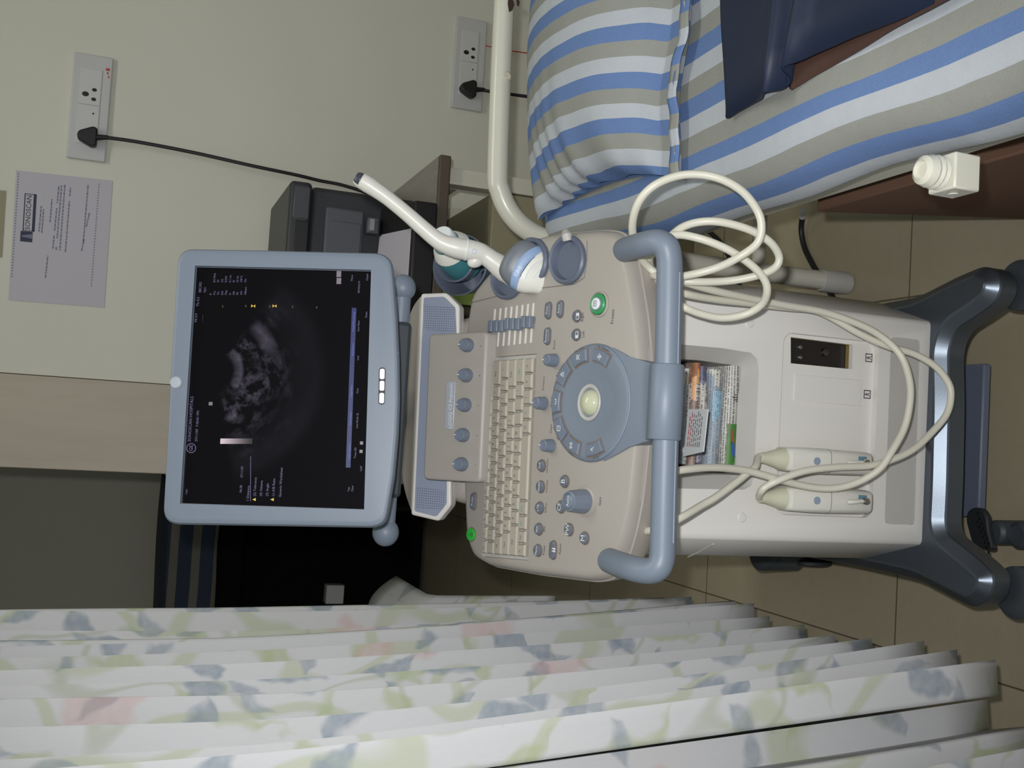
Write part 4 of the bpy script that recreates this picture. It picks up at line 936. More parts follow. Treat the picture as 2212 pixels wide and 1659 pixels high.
for x, y in ((865, 797), (860, 955)): MB().lathe(WORLD.on(aZ(x, y, zd)), [(.0075, 0), (.007, .0035), (.001, .004)], 18).build('screw_cap', m_console, T)
sw = aZ(866, 877, zd); MB().lathe(WORLD.on(sw), [(.036, -.002), (.036, .006), (.033, .009), (.028, .0095), (.026, .016), (.024, .03)], 36).build('swivel_base', mat('cream swivel plastic', (208, 204, 186), .4), T)

# monitor
MY = math.radians(3.6); MT = math.radians(20.9); MR = math.radians(.8)
mx = V(math.cos(MY), math.sin(MY), 0); mb_ = V(-math.sin(MY), math.cos(MY), 0); mu = V(0, 0, 1)*math.cos(MT)+mb_*math.sin(MT)
mx2 = mx*math.cos(MR)+mu*math.sin(MR); mu2 = mu*math.cos(MR)-mx*math.sin(MR)
MF = Fr((.046, 1.350, 1.064), mx2, mu2)
MO = [(384, 536), (600, 540), (845, 546), (852, 610), (858, 690), (862, 780), (863, 860), (860, 940), (852, 1030), (842, 1090), (832, 1141), (600, 1137), (350, 1133), (357, 1010), (368, 800), (379, 620)]
mo = []
for i_ in range(len(MO)):
    P_, Q_, N_ = (MF.at(*MO[(i_+j_) % len(MO)]) for j_ in (-1, 0, 1)); big_ = i_ in (0, 2, 10, 12); k_ = .021 if big_ else .003
    k1_ = min(k_, (P_-Q_).length*.5); k2_ = min(k_, (N_-Q_).length*.5); A_0 = Q_+(P_-Q_).normalized()*k1_; B_0 = Q_+(N_-Q_).normalized()*k2_
    mo += [A_0*(1-t_)**2+Q_*2*t_*(1-t_)+B_0*t_*t_ for t_ in [q_/6 for q_ in range(7)]]
mc = MF(0, -.006, 0)
def mring(f, h): return [mc+(p-mc)*f+MF.z*h for p in mo]
scr = [(393, 1085), (425, 578), (800, 587), (785, 1098)]
scrp = [MF.at(x, y) for x, y in scr]
b = MB(); b.loft([mring(.80, -.060), mring(.90, -.052), mring(.965, -.040), mring(.992, -.018), mring(1.0, -.008), mring(.996, -.002), mring(.985, .0018), mring(.965, .003), mring(.95, .0032)]); mon = b.build('monitor', m_blue, T, ang=30)
k = MB(); sc_ = sum(scrp, V(0, 0, 0))/4; k.prism([sc_+(p-sc_)*1.012-MF.z*.004 for p in scrp], MF.z*.02); cut(mon, [k])
def sp_(s, t, h=0.0): return scrp[0].lerp(scrp[1], s).lerp(scrp[3].lerp(scrp[2], s), t)+MF.z*h     # t down from the top
MB().grid(lambda a, c: sp_(-.004+1.008*a, 1.004-1.008*c, -.0035), 2, 2, uv=lambda a, c: (a, c)).build('screen', m_screen, mon, flat=True)
SX = (scrp[1]-scrp[0]).normalized(); SU = (scrp[0]-scrp[3]).normalized()
def spx(x, y, h=-.0030): return MF.at(x, y, h)
TX = []
def tx(s, x, y, z=.0042, al='LEFT'): TX.append((s, spx(x, y), SX, SU, z, al))
# (x, y) is the left end of each line in the photograph's frame
tx('SONOSCAN HOSPITALS', 409, 954, .0054); tx('27/11/09  7:40:01 PM', 424, 954, .0046)
tx('MI 0.9', 423, 696, .0046); tx('TIs 0.2', 427, 662, .0046); tx('E8C/RS', 432, 632, .0046); tx('Gyn', 442, 632, .0042); tx('- - - -', 437, 695, .004)
rowsR = [('B', '', 455), ('Frq', '8.0 MHz', 463), ('Gn', '52', 471), ('E/A', '3/2', 480), ('Map', 'D/0/0', 488), ('D', '8.1 cm', 497), ('DR', '81', 505), ('FR', '22 Hz', 513), ('AO', '100 %', 521), ('XBeam', 'On', 530)]
for a_, c_, x in rowsR: tx(a_, x, 637, .0036); (tx(c_, x, 610, .0036) if c_ else None)
tx('06:38', 520, 1064, .0042); tx('27:11:09', 522, 1032, .0042); tx('1 Distance', 535, 1083, .0046)
for i, s in enumerate(('(2) Tolerance', '(4) Volume', '(3) Angle', '(-) A/B Ratio')): tx(s, 550+13.4*i, 1072, .0044)
tx('Generic Worksheet', 605, 1074, .0046); tx('Logiq', 402, 1068, .003)
for s, x, y in (('Top', 753, 1062), ('Clear', 761, 1062), ('Trace 2D', 767, 990), ('Live Mode 2L', 771, 925), ('Cine', 772, 850), ('Last', 773, 778), ('Sort New', 774, 716), ('Exam', 791, 686), ('Depth', 793, 606), ('Menu', 760, 607), ('REVEAL/M', 775, 633), ('CAP', 780, 1018)): tx(s, x, y, .0036)
text_parts('screen_text', TX, m_txt, mon); b = MB()
for (x0, y0_), (x1, y1_) in (((541, 1083), (541.5, 986)),):
    p, q = spx(x0, y0_), spx(x1, y1_); b.poly([p-SU*.0003, q-SU*.0003, q+SU*.0003, p+SU*.0003])
lo = Fr(spx(413, 968), SX, SU); b.build('screen_rule', m_txt, mon, flat=True); b = MB(); b.lathe(lo, [(.0062, 0), (.0062, .0002), (.0054, .0002), (.0054, 0)], 24, cap=False)
text_into(b, [('GE', lo(0, 0, 0), SX, SU, .0064)])
b.build('screen_monogram', m_txt, mon, flat=True)
b = MB()
for x, y in ((481, 662), (531, 661), (583, 662), (632, 663), (684, 664)): f = Fr(spx(x, y), SX, SU); b.poly([f(-.0014, -.0006), f(.0014, -.0006), f(.0014, .0006), f(-.0014, .0006)])
b.build('depth_marks', mat('dim yellow mark', (30, 26, 10), .5, emit=(150, 120, 60), es=.25), mon, flat=True)
b = MB()
for x, y, w, h in ((547, 661, .0021, .0026), (593, 661, .0021, .0026)):
    f = Fr(spx(x, y), SX, SU); b.poly([f(-w, h), f(w, h), f(0, 0)]); b.poly([f(-w, -h), f(0, 0), f(w, -h)])
for x, y in ((549, 1079), (588, 1079)): f = Fr(spx(x, y), SX, SU); b.poly([f(-.002, -.002), f(.002, -.002), f(0, .0024)])
b.build('screen_markers', m_txt_y, mon, flat=True)
b = MB()
for x, y, w, h in ((732, 592, .004, .003), (732, 607, .004, .003), (455, 872, .0022, .0024), (781, 957, .002, .002), (780, 975, .002, .002)): f = Fr(spx(x, y), SX, SU); b.poly([f(-w, -h), f(w, -h), f(w, h), f(-w, h)])
b.build('screen_icons', m_txt_w, mon, flat=True)
mgr = NT('grey scale bar'); cuv = mgr.xyz(mgr.coord('UV')); mgr.b.inputs['Base Color'].default_value = (.01, .01, .01, 1); mgr.b.inputs['Emission Color'].default_value = (1, .82, .9, 1)
mgr.link(mgr.math('MULTIPLY', mgr.math('POWER', cuv[1], 1.6), .62), mgr.b.inputs['Emission Strength'])
A, B = spx(476, 953), spx(545, 953); w = SX*.0034
MB().grid(lambda a, c: (B.lerp(A, c)-w+w*2*a), 1, 1, uv=lambda a, c: (a, c)).build('grey_scale', mgr.m, mon, flat=True)
b = MB()
for x0, y0_, x1, y1_ in ((752, 1010, 765, 665),):
    p, q = spx(x0, y0_, -.0032), spx(x1, y1_, -.0032); b.poly([p-SU*.0030, q-SU*.0030, q+SU*.0030, p+SU*.0030])
b.build('menu_bar', m_txt_b, mon, flat=True)
b = MB(); TB = [(s, spx(x, y, -.0028), SX, SU, .0034) for s, x, y in (('Color Options', 755, 975), ('Color Invert', 757, 905), ('Single/Auto', 759, 845), ('Annotations', 762, 755), ('Pseudo/Processing', 764, 695))]
text_parts('menu_text', TB, mat('menu blue text', (30, 36, 60), .4, emit=(120, 140, 230), es=.5), mon)
fq = MF.at(380, 826, .0032); f = Fr(fq, MF.x, MF.y); lg = MB().lathe(f, [(.0075, -.002), (.0075, .0006), (.0068, .0012), (.001, .0013)], 28).build('round_badge', m_silver, mon)
b = MB(); b.lathe(Fr(f(0, 0, .0014), f.x, f.y), [(.0060, 0), (.0060, .0002), (.0055, .0002), (.0055, 0)], 24, cap=False); text_into(b, [('GE', f(0, 0, .0015), f.x, f.y, .0064)]); b.build('badge_monogram', mat('badge engraving', (168, 174, 184), .5), mon, flat=True)
for a_, c_ in ((797, 819), (823, 844), (849, 871)):
    P = [MF.at(x, y, .0033) for x, y in ((820+(846-c_)*.02, c_), (820+(846-a_)*.02, a_), (830+(846-a_)*.02, a_), (830+(846-c_)*.02, c_))]
    MB().prism(roundpoly(P, .002, 3), MF.z*.0012).build('menu_button', m_lit, mon)
P = [MF.at(x, y, .0031) for x, y in ((817, 874), (819, 794), (833, 794), (831, 874))]; MB().prism(roundpoly(P, .004, 4), MF.z*.0006).build('button_surround', m_black, mon)
for x, y in ((857.5, 764), (855.5, 901), (843.5, 1025)): MB().ball(Fr(MF.at(x, y, -.002), MF.x, MF.y), .0022, 10, 6, (1, .8, 1)).build('glint_stud', m_lit, mon)  # glowing white studs stand in for small highlights along the lower frame edge
# monitor stem and tilt bar behind
MB().tube([sw+V(0, 0, .015), V(sw.x, 1.475, .97), V(sw.x+.005, 1.44, 1.03)], [.026, .024, .030], 20).build('monitor_stem', m_blue, T)
la_, ra_ = aY(833, 1150, 1.42), aY(870, 622, 1.42)
MB().tube([la_, ra_], .0125, 18).build('tilt_bar', m_blue, T)
for p in (la_, ra_):
    MB().ball(Fr(p, (1, 0, 0), (0, 1, 0)), .0195, 22, 14, (1, .95, .95)).build('bar_end', m_blue, T)
MB().bx(la_.x+.05, ra_.x-.05, 1.395, 1.445, (la_.z+ra_.z)/2-.012, (la_.z+ra_.z)/2+.03).build('hinge_block', m_slate_d, T, bev=.006)

# ------------------------------------------------------------------ probes with their cables and plugs
def pts3(L): return [aY(x, y, d) for x, y, d in L]
def connector(t, cx, ctop, name='connector'):
    """plug body on the front panel: cx, ctop = photo column / top of the body; returns boot tip"""
    yf = 1.117; top = aY(1711, ctop, yf); bot = aY(1893, ctop+11, yf); xm = top.x
    def sec(z, w, d0, d1):
        n = 20; out = []
        for i in range(n):
            a = 2*PI*i/n; c, s = math.cos(a), math.sin(a); e = .45
            X = (abs(c)**e)*(1 if c >= 0 else -1); Y = (abs(s)**e)*(1 if s >= 0 else -1)
            out.append(V(xm+w*X, (d0+d1)/2+(d1-d0)/2*Y, z))
        return out
    h = top.z-bot.z; yb = 1.172
    b = MB(); b.loft([sec(top.z, .0135, yf+.006, yb-.01), sec(top.z-.003, .0155, yf+.002, yb-.004), sec(top.z-h*.3, .0168, yf, yb), sec(top.z-h*.45, .0168, yf, yb), sec(bot.z+.006, .0158, yf+.003, yb), sec(bot.z+.001, .0150, yf+.006, yb-.002), sec(bot.z, .0138, yf+.009, yb-.006)])
    o = b.build(name, m_probe, t, ang=45)
    bt = V(xm, yf+.020, top.z)
    MB().tube([bt-V(0, 0, .004), bt+V(0, 0, .004), bt+V(0, -.001, .016), bt+V(0, -.003, .028), bt+V(0, -.006, .040)], [.0148, .0146, .0108, .0078, .0062], 24).build('cable_boot', m_boot, o)
    b = MB(); zs = top.z-h*.46; b.loft([sec(zs+.0005, .01695, yf-.0003, yb), sec(zs-.0005, .01695, yf-.0003, yb)]); b.build('seam', mat('connector seam', (150, 150, 142), .6), o)
    f = Fr((xm, yf-.0001, top.z-h*.29), (1, 0, 0), (0, 0, 1)); MB().lathe(f, [(.0050, -.001), (.0050, .0006), (.001, .0008)], 22).build('blue_dot', mat('slate blue dot', (142, 156, 176), .5), o)
    zl = top.z-h*.84; f = Fr((xm+.001, yf+.001, zl), (1, 0, 0), (0, 0, 1))
    MB().box((.0035, .001, .0006), (.010, .011, .0028), f).build('latch_pad', mat('teal latch pad', (96, 128, 146), .5), o)
    MB().tube([f(.001, .004, .004), f(.0005, .010, .0055), f(-.0005, .018, .0050), f(-.001, .026, .0045), f(-.001, .028, .004)], [.0026, .0028, .0030, .0030, .0018], 12).build('latch_lever', m_probe, o)
    MB().lathe(Fr(f(.001, 0, .005), f.x, f.y), [(.0046, -.004), (.0046, .0035), (.0036, .0055), (.001, .006)], 18).build('latch_screw', m_chrome, o)
    return bt+V(0, -.005, .036)

# transvaginal probe
wand = [(768, 383, 11), (773, 386, 15.5), (782, 391, 18), (797, 400, 18.5), (815, 412, 17), (840, 430, 16), (880, 463, 16.2), (915, 494, 17), (940, 515, 18), (960, 527, 20), (985, 535, 22.5), (1007, 539.5, 23)]
body_ = [(1007, 539.5, 23.3), (1020, 542, 23), (1036, 546, 22), (1048, 552, 20.5), (1062, 562, 21.5), (1080, 575, 25), (1095, 588, 25), (1108, 601, 20), (1118, 610, 12)]
t = thing('endocavity_probe', 'long white wand probe standing in the rear holder, tip raised towards the printer', 'ultrasound probe', pn(1098, 604), 'ultrasound probes in the console holders')
def dep(x): return 1.315+.035*(1108-x)/340
wp = [aY(x, y, dep(x)) for x, y, r in wand]; wr = [r*pxm(p) for p, (x, y, r) in zip(wp, wand)]
def dens(P, R, n=4):
    Q = spline(P, n); rr = []
    for i in range(len(P)-1):
        for k in range(n): rr.append(R[i]+(R[i+1]-R[i])*k/n)
    rr.append(R[-1]); return Q, rr
Q, rr = dens(wp, wr); sh = MB().tube(Q, rr, 24).build('shaft', m_probe, t, ang=60)
bp_ = [aY(x, y, dep(x)) for x, y, r in body_]; br = [r*pxm(p) for p, (x, y, r) in zip(bp_, body_)]
Q2, rr2 = dens(bp_, br); bo = MB().tube(Q2, rr2, 24).build('grip', m_probe, t, ang=60)
p = aY(1031, 559, 1.324); MB().ball(Fr(p, (1, 0, .9), (0, 1, 0)), .0105, 18, 12, (1.0, .9, 1.5)).build('finger_rest', m_probe, bo)
ax = (bp_[1]-bp_[0]).normalized(); f = Fr(wp[-1], ax.cross(V(0, 1, 0)), V(0, 1, 0)); b = MB()
b.tube([wp[-1]-ax*.0012, wp[-1]-ax*.0005, wp[-1]+ax*.0005, wp[-1]+ax*.0012], [br[0]*.98, br[0]*1.045, br[0]*1.045, br[0]*.98], 28); b.build('collar', m_white, t)
fc = (EYE-bp_[1]).normalized(); f = Fr(bp_[1]+fc*br[1]*.985+ax*.003, ax, V(0, 0, 1)); 
b = MB(); b.lathe(Fr(f.o, f.x, fc.cross(f.x)), [(.0036, .0004), (.0036, .0010), (.0028, .0010), (.0028, .0004)], 20, cap=False); lab(b.build('maker_roundel', mat('pale blue mark', (170, 192, 220), .5), bo), 'pale blue round mark')
# acoustic window on the tip: a strip hugging the camera side and end
i0, i1 = 0, 9; tdir = (Q[6]-Q[0]).normalized(); fcam = (EYE-Q[4]).normalized(); side = tdir.cross(fcam).normalized(); fcam = side.cross(tdir)
def win(a, s):
    k = 1+s*6.2; i = int(k); fk = k-i; c = Q[i].lerp(Q[i+1], fk); r = rr[i]+(rr[i+1]-rr[i])*fk; an = math.radians(-62+100*a)
    return c+(side*math.sin(an)+fcam*math.cos(an))*r*1.02-tdir*.0004
lab(MB().grid(win, 14, 6).build('acoustic_window', mat('dark tip window', (64, 68, 82), .35), sh, solid=.0006), 'dark grey window on the tip')
tipA = connector(t, 998, 993)
A_ = [(1632, 1008, 1.108), (1610, 1026, 1.10), (1590, 1042, 1.095), (1545, 1075, 1.085), (1517, 1091, 1.08), (1470, 1119, 1.068), (1425, 1141, 1.07), (1390, 1147, 1.095), (1370, 1140, 1.125), (1366, 1112, 1.135), (1372, 1072, 1.13), (1385, 1048, 1.115), (1402, 1036, 1.09), (1440, 1023, 1.068), (1475, 1015, 1.066), (1537, 1010, 1.08), (1603, 1015, 1.095), (1660, 1029, 1.10), (1712, 1044, 1.104), (1763, 1054, 1.104), (1810, 1054, 1.10), (1857, 1040, 1.092), (1900, 1013, 1.080), (1927, 974, 1.075), (1954, 923, 1.075), (1966, 865, 1.075), (1964, 818, 1.08), (1946, 768, 1.09), (1907, 729, 1.10), (1857, 701, 1.105), (1779, 674, 1.11), (1700, 660, 1.105), (1623, 645, 1.095), (1540, 627, 1.08), (1470, 607, 1.07), (1430, 597, 1.09), (1402, 578, 1.10), (1378, 545, 1.085), (1366, 492, 1.06), (1378, 440, 1.035), (1410, 403, 1.02), (1460, 381, 1.01), (1510, 377, 1.0), (1560, 388, .99), (1605, 415, .985), (1636, 455, .985), (1645, 490, .985), (1636, 525, .99), (1600, 553, 1.0), (1550, 578, 1.02), (1490, 594, 1.04), (1440, 600, 1.07), (1405, 592, 1.11), (1385, 580, 1.16)]
ca = [tipA-V(0, 0, .004), tipA+V(0, -.004, .008)]+pts3(A_)+[V(.215, 1.26, .640), bp_[-1]-V(0, 0, .03), bp_[-1]-V(0, -.004, .012)]
MB().tube(spline(ca, 6), .0047, 12).build('cable', m_cable, t, ang=70)

# convex probe
t = thing('convex_probe', 'white curved-array probe with grey lens and pale blue band in the middle holder', 'ultrasound probe', pn(1150, 565), 'ultrasound probes in the console holders')
O = aY(1123, 568, 1.262); ex = (D_*65+R_*90).normalized(); eyd = (D_*-.81+R_*.585).normalized(); ezd = ex.cross(eyd); tl_ = math.radians(6)
CFm = Fr(O, ex, eyd*math.cos(tl_)+ezd*math.sin(tl_))         # x: width, y: probe axis towards the lens, z: face
def csec(h, w, d, bend=0.0, n=32):
    out = []
    for i in range(n):
        a = 2*PI*i/n; c, s = math.cos(a), math.sin(a); e = .62
        X = w*(abs(c)**e)*(1 if c >= 0 else -1); Z = d*(abs(s)**e)*(1 if s >= 0 else -1)
        out.append(CFm(X, h-bend*(X/.031)**2, Z))
    return out
hd = MB().loft([csec(-.085, .011, .010), csec(-.066, .0125, .0125), csec(-.050, .015, .0150), csec(-.036, .023, .0165), csec(-.024, .0295, .0172, .003), csec(-.012, .032, .0176, .007), csec(-.007, .0322, .0176, .0085)]).build('head', m_probe, t, ang=60)
MB().loft([csec(-.0075, .0325, .0180, .0085), csec(-.005, .0330, .0184, .009), csec(.003, .0330, .0184, .010), csec(.0045, .0322, .0176, .010)]).build('blue_band', m_band, t, ang=40)
MB().loft([csec(.0035, .0318, .0172, .010), csec(.011, .0316, .0168, .0105), csec(.0170, .0300, .0150, .0105), csec(.0205, .0275, .0115, .0100), csec(.0218, .024, .006, .009), csec(.0220, .02, .001, .008)]).build('lens', m_lens, t, ang=60)
b = MB(); text_into(b, [('C2-5', CFm(-.012, -.0034, .0188), CFm.x, CFm.y, .0072)]); b.build('band_lettering', m_white, t, flat=True)
b = MB()
for h, w in ((-.014, .020), (-.024, .014), (-.034, .009)):
    b.tube([CFm(x, h-.006*(x/.02)**2, .0178-.0012*(h < -.02)-.001*(h < -.03)) for x in [w*(-1+2*i/12)+.006 for i in range(13)]], .0011, 6)
b.build('grip_ridge', m_white, t)
tipB = connector(t, 1080, 1079)
B_ = [(1644, 1062, 1.108), (1656, 1050, 1.102), (1685, 1036, 1.094), (1740, 1017, 1.090), (1810, 1009, 1.089), (1876, 1006, 1.089), (1927, 993, 1.088), (1974, 970, 1.086), (2012, 935, 1.086), (2044, 896, 1.084), (2054, 857, 1.084), (2048, 826, 1.086), (2020, 791, 1.092), (1974, 764, 1.10), (1919, 748, 1.108), (1857, 721, 1.115), (1771, 674, 1.122), (1700, 664, 1.12), (1620, 655, 1.105), (1540, 646, 1.09), (1470, 632, 1.075), (1430, 612, 1.095), (1405, 580, 1.12), (1410, 532, 1.08), (1455, 508, 1.05), (1510, 515, 1.03), (1570, 538, 1.02), (1620, 570, 1.015), (1650, 602, 1.015), (1657, 630, 1.02), (1645, 658, 1.035), (1610, 679, 1.05), (1560, 687, 1.06), (1510, 677, 1.065), (1470, 660, 1.07), (1432, 640, 1.10), (1402, 610, 1.13), (1398, 565, 1.11), (1438, 521, 1.07), (1480, 488, 1.04), (1540, 478, 1.02), (1610, 493, 1.01), (1660, 520, 1.005), (1682, 551, 1.01), (1676, 576, 1.015), (1640, 594, 1.03), (1570, 607, 1.05), (1480, 608, 1.065), (1425, 596, 1.10), (1395, 572, 1.15)]
cb_ = [tipB-V(0, 0, .004), tipB+V(0, -.004, .006)]+pts3(B_)+[V(.232, 1.23, .640), CFm(0, -.115, 0), CFm(0, -.083, 0)]
MB().tube(spline(cb_, 6), .0047, 12).build('cable', m_cable, t, ang=70)

# gel bottle
pa, pb = aY(1010, 576, 1.445), aY(953, 512, 1.40); axb = (pb-pa).normalized(); L = (pb-pa).length
t = thing('gel_bottle', 'teal gel bottle with a white cap leaning in the round cup', 'bottle', pa)
f = Fr(pa, axb.cross(V(0, 1, 0)), V(0, 1, 0)); f = Fr(pa, f.x, axb.cross(f.x))
MB().lathe(f, [(.022, 0), (.028, .004), (.0295, .012), (.0295, L*.52), (.027, L*.66), (.021, L*.78), (.018, L*.82)], 28).build('bottle_body', m_teal, t)
MB().lathe(f, [(.0175, L*.80), (.0185, L*.82), (.0180, L*1.0), (.0165, L*1.03), (.001, L*1.035)], 26).build('bottle_cap', m_white, t)
MB().lathe(f, [(.0285, L*.60), (.0245, L*.725), (.0200, L*.80), (.0205, L*.80), (.0252, L*.725), (.0292, L*.60)], 26, cap=False).build('shoulder_band', m_probe, t)

# ------------------------------------------------------------------ papers in the storage tray
zt0 = min(p.z for p in tray_o)+.0165
xa, xb_ = aY(1600, 1012, 1.17).x, aY(1600, 792, 1.17).x
def slab(name, label, x0, x1, y0, y1, z0, th, m, wave=.002, cat='magazine', fold=True, seed=0, tilt=0.0):
    rg = random.Random(seed); ph = rg.uniform(0, 6); n = 24
    rings = []
    for i in range(n+1):
        a = i/n; x = x0+(x1-x0)*a; dzz = wave*math.sin(ph+6*a)+tilt*(a-.5); r = th/2
        pro = [(y1, 0), (y1, th), (y0+r, th)]+[(y0+r-r*math.sin(q), r+r*math.cos(q)) for q in (.4, .8, 1.2, 1.57, 1.95, 2.35, 2.75)]+[(y0+r, 0)] if fold else [(y1, 0), (y1, th), (y0, th), (y0+.001, th*.5), (y0, 0)]
        rings.append([V(x, y+.002*math.sin(ph*2+5*a), z0+z+dzz*(1 if z > .0001 or True else 0)) for y, z in pro])
    b = MB().loft(rings); o = b.build(name, m, ang=50); return tag(o, label, cat, 'magazines and papers in the storage tray')
W0 = (205, 203, 196)
n1 = newsprint('newsprint column', W0, (70, 70, 78), rows=210, dens=.56)
n2 = newsprint('newsprint pictures', W0, (60, 60, 70), rows=190, dens=.5, patch=[((166, 96, 60), 14), ((120, 140, 160), 18)], pd=.2)
n3 = newsprint('glossy cover red', (208, 204, 198), (120, 50, 50), rows=150, dens=.45, patch=[((196, 66, 50), 16), ((224, 150, 60), 22), ((110, 70, 56), 19)], pd=.25)
n4 = newsprint('glossy page dark', (196, 190, 182), (60, 56, 60), rows=170, dens=.5, patch=[((96, 70, 70), 18), ((70, 84, 120), 22)], pd=.3)
n5 = newsprint('letter cover', (200, 192, 184), (110, 60, 56), rows=185, dens=.62, patch=[((150, 80, 66), 11)], pd=.18)
z = zt0
specs = [('newspaper', 'folded newspaper at the bottom of the tray with a green picture on its fold', .0215, n1, 1.168, 'newspaper'),
         ('newspaper', 'folded newspaper with a light blue text box, second from the bottom', .0200, n2, 1.172, 'newspaper'),
         ('magazine', 'thick magazine with white page edges just above the newspapers', .012, n4, 1.176, 'magazine'),
         ('magazine', 'glossy magazine with red and orange cover in the middle of the pile', .011, n3, 1.172, 'magazine'),
         ('magazine', 'thin pale magazine with an orange strip near the top of the pile', .010, n2, 1.178, 'magazine'),
         ('magazine', 'topmost magazine with dark red lines of text on its cover', .012, n5, 1.182, 'magazine')]
made = []
for i, (nm, lb_, th, m, yf, cat) in enumerate(specs):
    o = slab(nm, lb_, xa+.002*(i % 3), xb_-.003*((i*2) % 3)-.002*(i > 3), yf, yf+.195, z+.0014*i, th, m, wave=.0010+.0003*i, cat=cat, seed=i+2, tilt=.0); made.append((o, z+.0014*i, th, yf)); z += th+.0006
# pictures on the folds
o = made[0][0]; z0, th = made[0][1], made[0][2]
def strip(parent, name, m, xs, xe, z0, z1, yf, th, zc):
    def fn(a, s):
        x = xs+(xe-xs)*a; zz = z0+(z1-z0)*s; d = max(-1, min(1, (zz-zc)/(th/2))); return V(x, yf+th/2-math.sqrt(max(0, 1-d*d))*th/2-.0016, zz)
    return MB().grid(fn, 10, 8).build(name, m, parent)
m_gphoto = mat('green foliage picture', (66, 120, 50), .5, nz=.5, nscale=120)
m_gwhite = mat('newspaper headline paper', (206, 206, 206), .6)
xm_ = xa+(xb_-xa)*.46
strip(o, 'printed_picture', m_gphoto, xa+.004, xm_-.004, z0+.006, z0+th-.003, made[0][3], th, z0+th/2)
def blob(parent, name, m, quad, yoff):
    MB().poly([V(x, yoff, zq) for x, zq in quad]).build(name, m, parent, flat=True)
blob(o, 'picture_figure', mat('blue jacket print', (58, 92, 160), .5), [(xa+.014, z0+.0065), (xa+.032, z0+.009), (xa+.034, z0+.014), (xa+.018, z0+.0125)], made[0][3]-.0022)
blob(o, 'picture_figure', mat('brown trousers print', (150, 84, 60), .5), [(xa+.032, z0+.009), (xa+.050, z0+.012), (xa+.050, z0+.0155), (xa+.033, z0+.014)], made[0][3]-.0022)
b = MB(); text_into(b, [('ah', V(xm_+.030, made[0][3]-.0024, z0+.0112), V(1, 0, 0), V(0, 0, 1), .012)]); b.build('headline', m_legend, o, flat=True)
o1, z1_, th1, yf1 = made[1]
strip(o1, 'text_box', newsprint('light blue print', (150, 184, 206), (60, 80, 100), rows=330, dens=.5), xm_-.002, xm_+.038, z1_+.003, z1_+th1-.003, yf1, th1, z1_+th1/2)
zt_ = z+.008
cq = [aZ(x, y, zt_+.004) for x, y in ((1478, 986), (1533, 978), (1530, 884), (1489, 884))]
cq = [aZ(1478, 986, zt_), aZ(1521, 976, zt_), aZ(1531, 884, zt_), aZ(1488, 884, zt_)]
t = thing('card', 'white card with red print lying on top of the magazines', 'card', sum(cq, V(0, 0, 0))/4)
MB().prism(cq, (0, 0, .0012)).build('card_sheet', m_white, t, flat=True)
ux = (cq[2]-cq[1]).normalized(); uy = (cq[3]-cq[2]).normalized(); o_ = cq[1]+V(0, 0, .0016)
br_ = MB(); bk = MB(); rg = random.Random(5); LL = (cq[2]-cq[1]).length; HH = (cq[3]-cq[2]).length
for k in range(7):
    s = .10*LL
    while s < LL*.85:
        w = rg.uniform(.003, .007); p = o_+ux*s+uy*HH*(.80-.10*k); tgt = br_ if k < 2 else bk
        tgt.poly([p, p+ux*w, p+ux*w+uy*HH*.045, p+uy*HH*.045]); s += w+.0018
br_.build('red_lines', m_pink, t, flat=True); bk.build('grey_lines', mat('grey print', (130, 126, 132), .6), t, flat=True)

# ------------------------------------------------------------------ on the side table
yp = 2.25; xr_ = aY(640, 393, yp).x; zt_p = aY(622, 455, yp).z; zs1 = aY(672, 455, yp).z; zs2 = aY(704, 450, yp).z; zs3 = aY(785, 500, yp).z; xpr = aY(710, 446, yp).x
t = thing('printer', 'charcoal multifunction printer on the side table behind the monitor', 'printer', (.3, 2.4, zt))
MB().bx(.06, xr_, yp+.012, 2.56, zt+.006, zs1).build('body', m_printer, t, bev=.012, seg=3)
MB().bx(.05, xr_+.002, yp-.010, 2.56, zs1+.001, zt_p).build('scanner_unit', m_printer, t, bev=.010, seg=3)
MB().bx(.05, xpr, yp-.004, yp+.03, zs3, zs2).build('front_panel', m_printer_g, t, bev=.006, seg=3)
MB().bx(.05, xpr-.03, yp-.006, yp, zs3+.006, zs2-.012).build('panel_inset', m_printer_g, t, bev=.002)
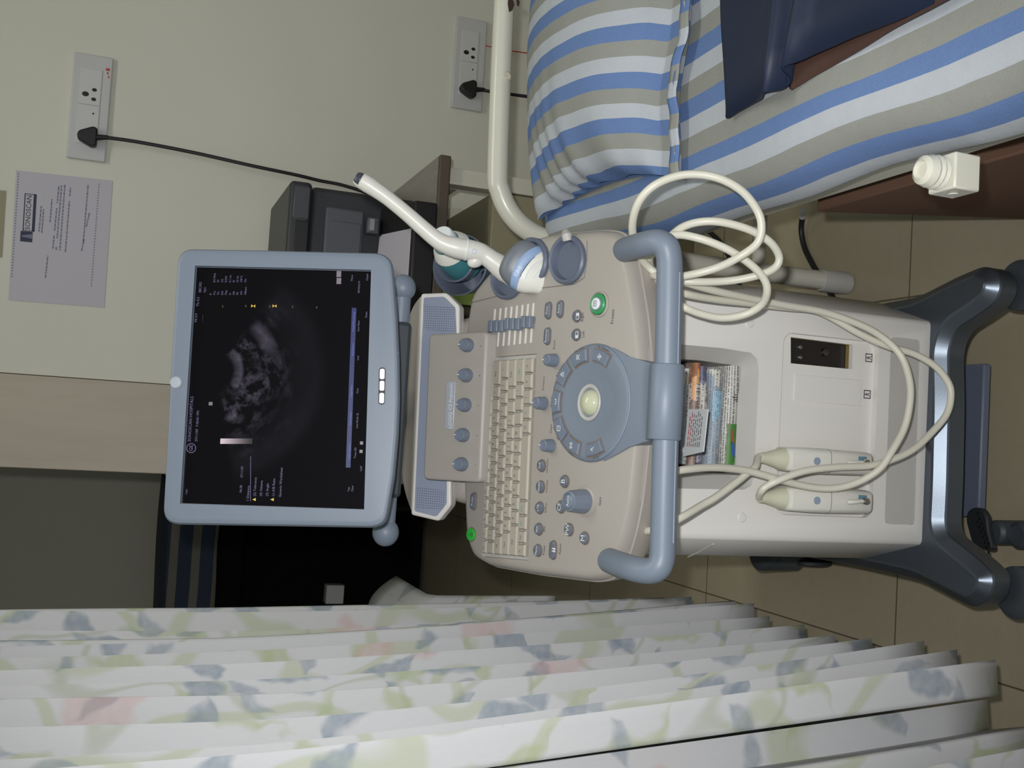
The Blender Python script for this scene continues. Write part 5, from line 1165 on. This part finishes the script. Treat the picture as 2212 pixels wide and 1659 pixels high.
p1, p2 = aY(634, 540, yp-.012), aY(668, 478, yp-.012); MB().bx(.20, p2.x, yp-.0115, yp, p2.z, p1.z).build('display', m_black, t, bev=.002)
p1, p2 = aY(632, 470, yp-.012), aY(672, 405, yp-.012); MB().bx(p1.x, p2.x, yp-.011, yp, zs1+.006, p1.z).build('control_panel', mat('grey glossy panel', (76, 76, 82), .2), t, bev=.002)
pq = [aY(824, 508, 2.246), aY(891, 494, 2.125), aY(879, 660, 2.125), aY(806, 668, 2.246)]
MB().prism([V(.06, 2.115, zt+.001), V(.06, 2.25, zt+.001), V(.06, 2.25, pq[3].z-.002), V(.06, 2.115, pq[2].z-.002)], (xpr-.05, 0, 0)).build('output_tray', m_black, t, bev=.004)
MB().bx(xpr-.05, xpr-.015, yp-.02, yp+.02, zs3-.030, zs3-.004).build('paper_guide', m_printer_g, t, bev=.003)
for z_ in (zs3-.018,): MB().bx(xpr-.045, xpr-.02, yp-.026, yp-.018, z_, z_+.010).build('roller', mat('pale roller', (150, 150, 150), .4), t)
b = MB(); b.prism(pq, (0, 0, .004)); tag(b.build('paper_stack', m_paper, bev=.0005), 'lilac white paper sheets lying in the printer output tray', 'paper')
fp = [aY(896, 592, 2.128), aY(900, 612, 2.126), aY(905, 632, 2.128), aY(900, 655, 2.126), aY(897, 690, 2.128)]
rg = random.Random(9); b = MB()
def foil(a, s):
    i = a*(len(fp)-1); k = min(int(i), len(fp)-2); p = fp[k].lerp(fp[k+1], i-k); r = math.sin(17*a)*.003+math.sin(41*a+3*s)*.002
    return V(p.x+.002*math.sin(31*s), p.y+r, p.z+.006-.022*s*(.5+a*.5))
tag(b.grid(foil, 40, 6).build('foil_strip', m_foil, solid=.0006, ang=20), 'crumpled silver foil strip hanging at the table edge', 'foil')
p1, p2 = aY(925, 650, 2.15), aY(990, 556, 2.15); tag(MB().bx(p1.x, p2.x, 2.15, 2.156, p2.z-.05, .619).build('green_folder', m_lime, bev=.002), 'lime green folder under the side table top', 'folder')
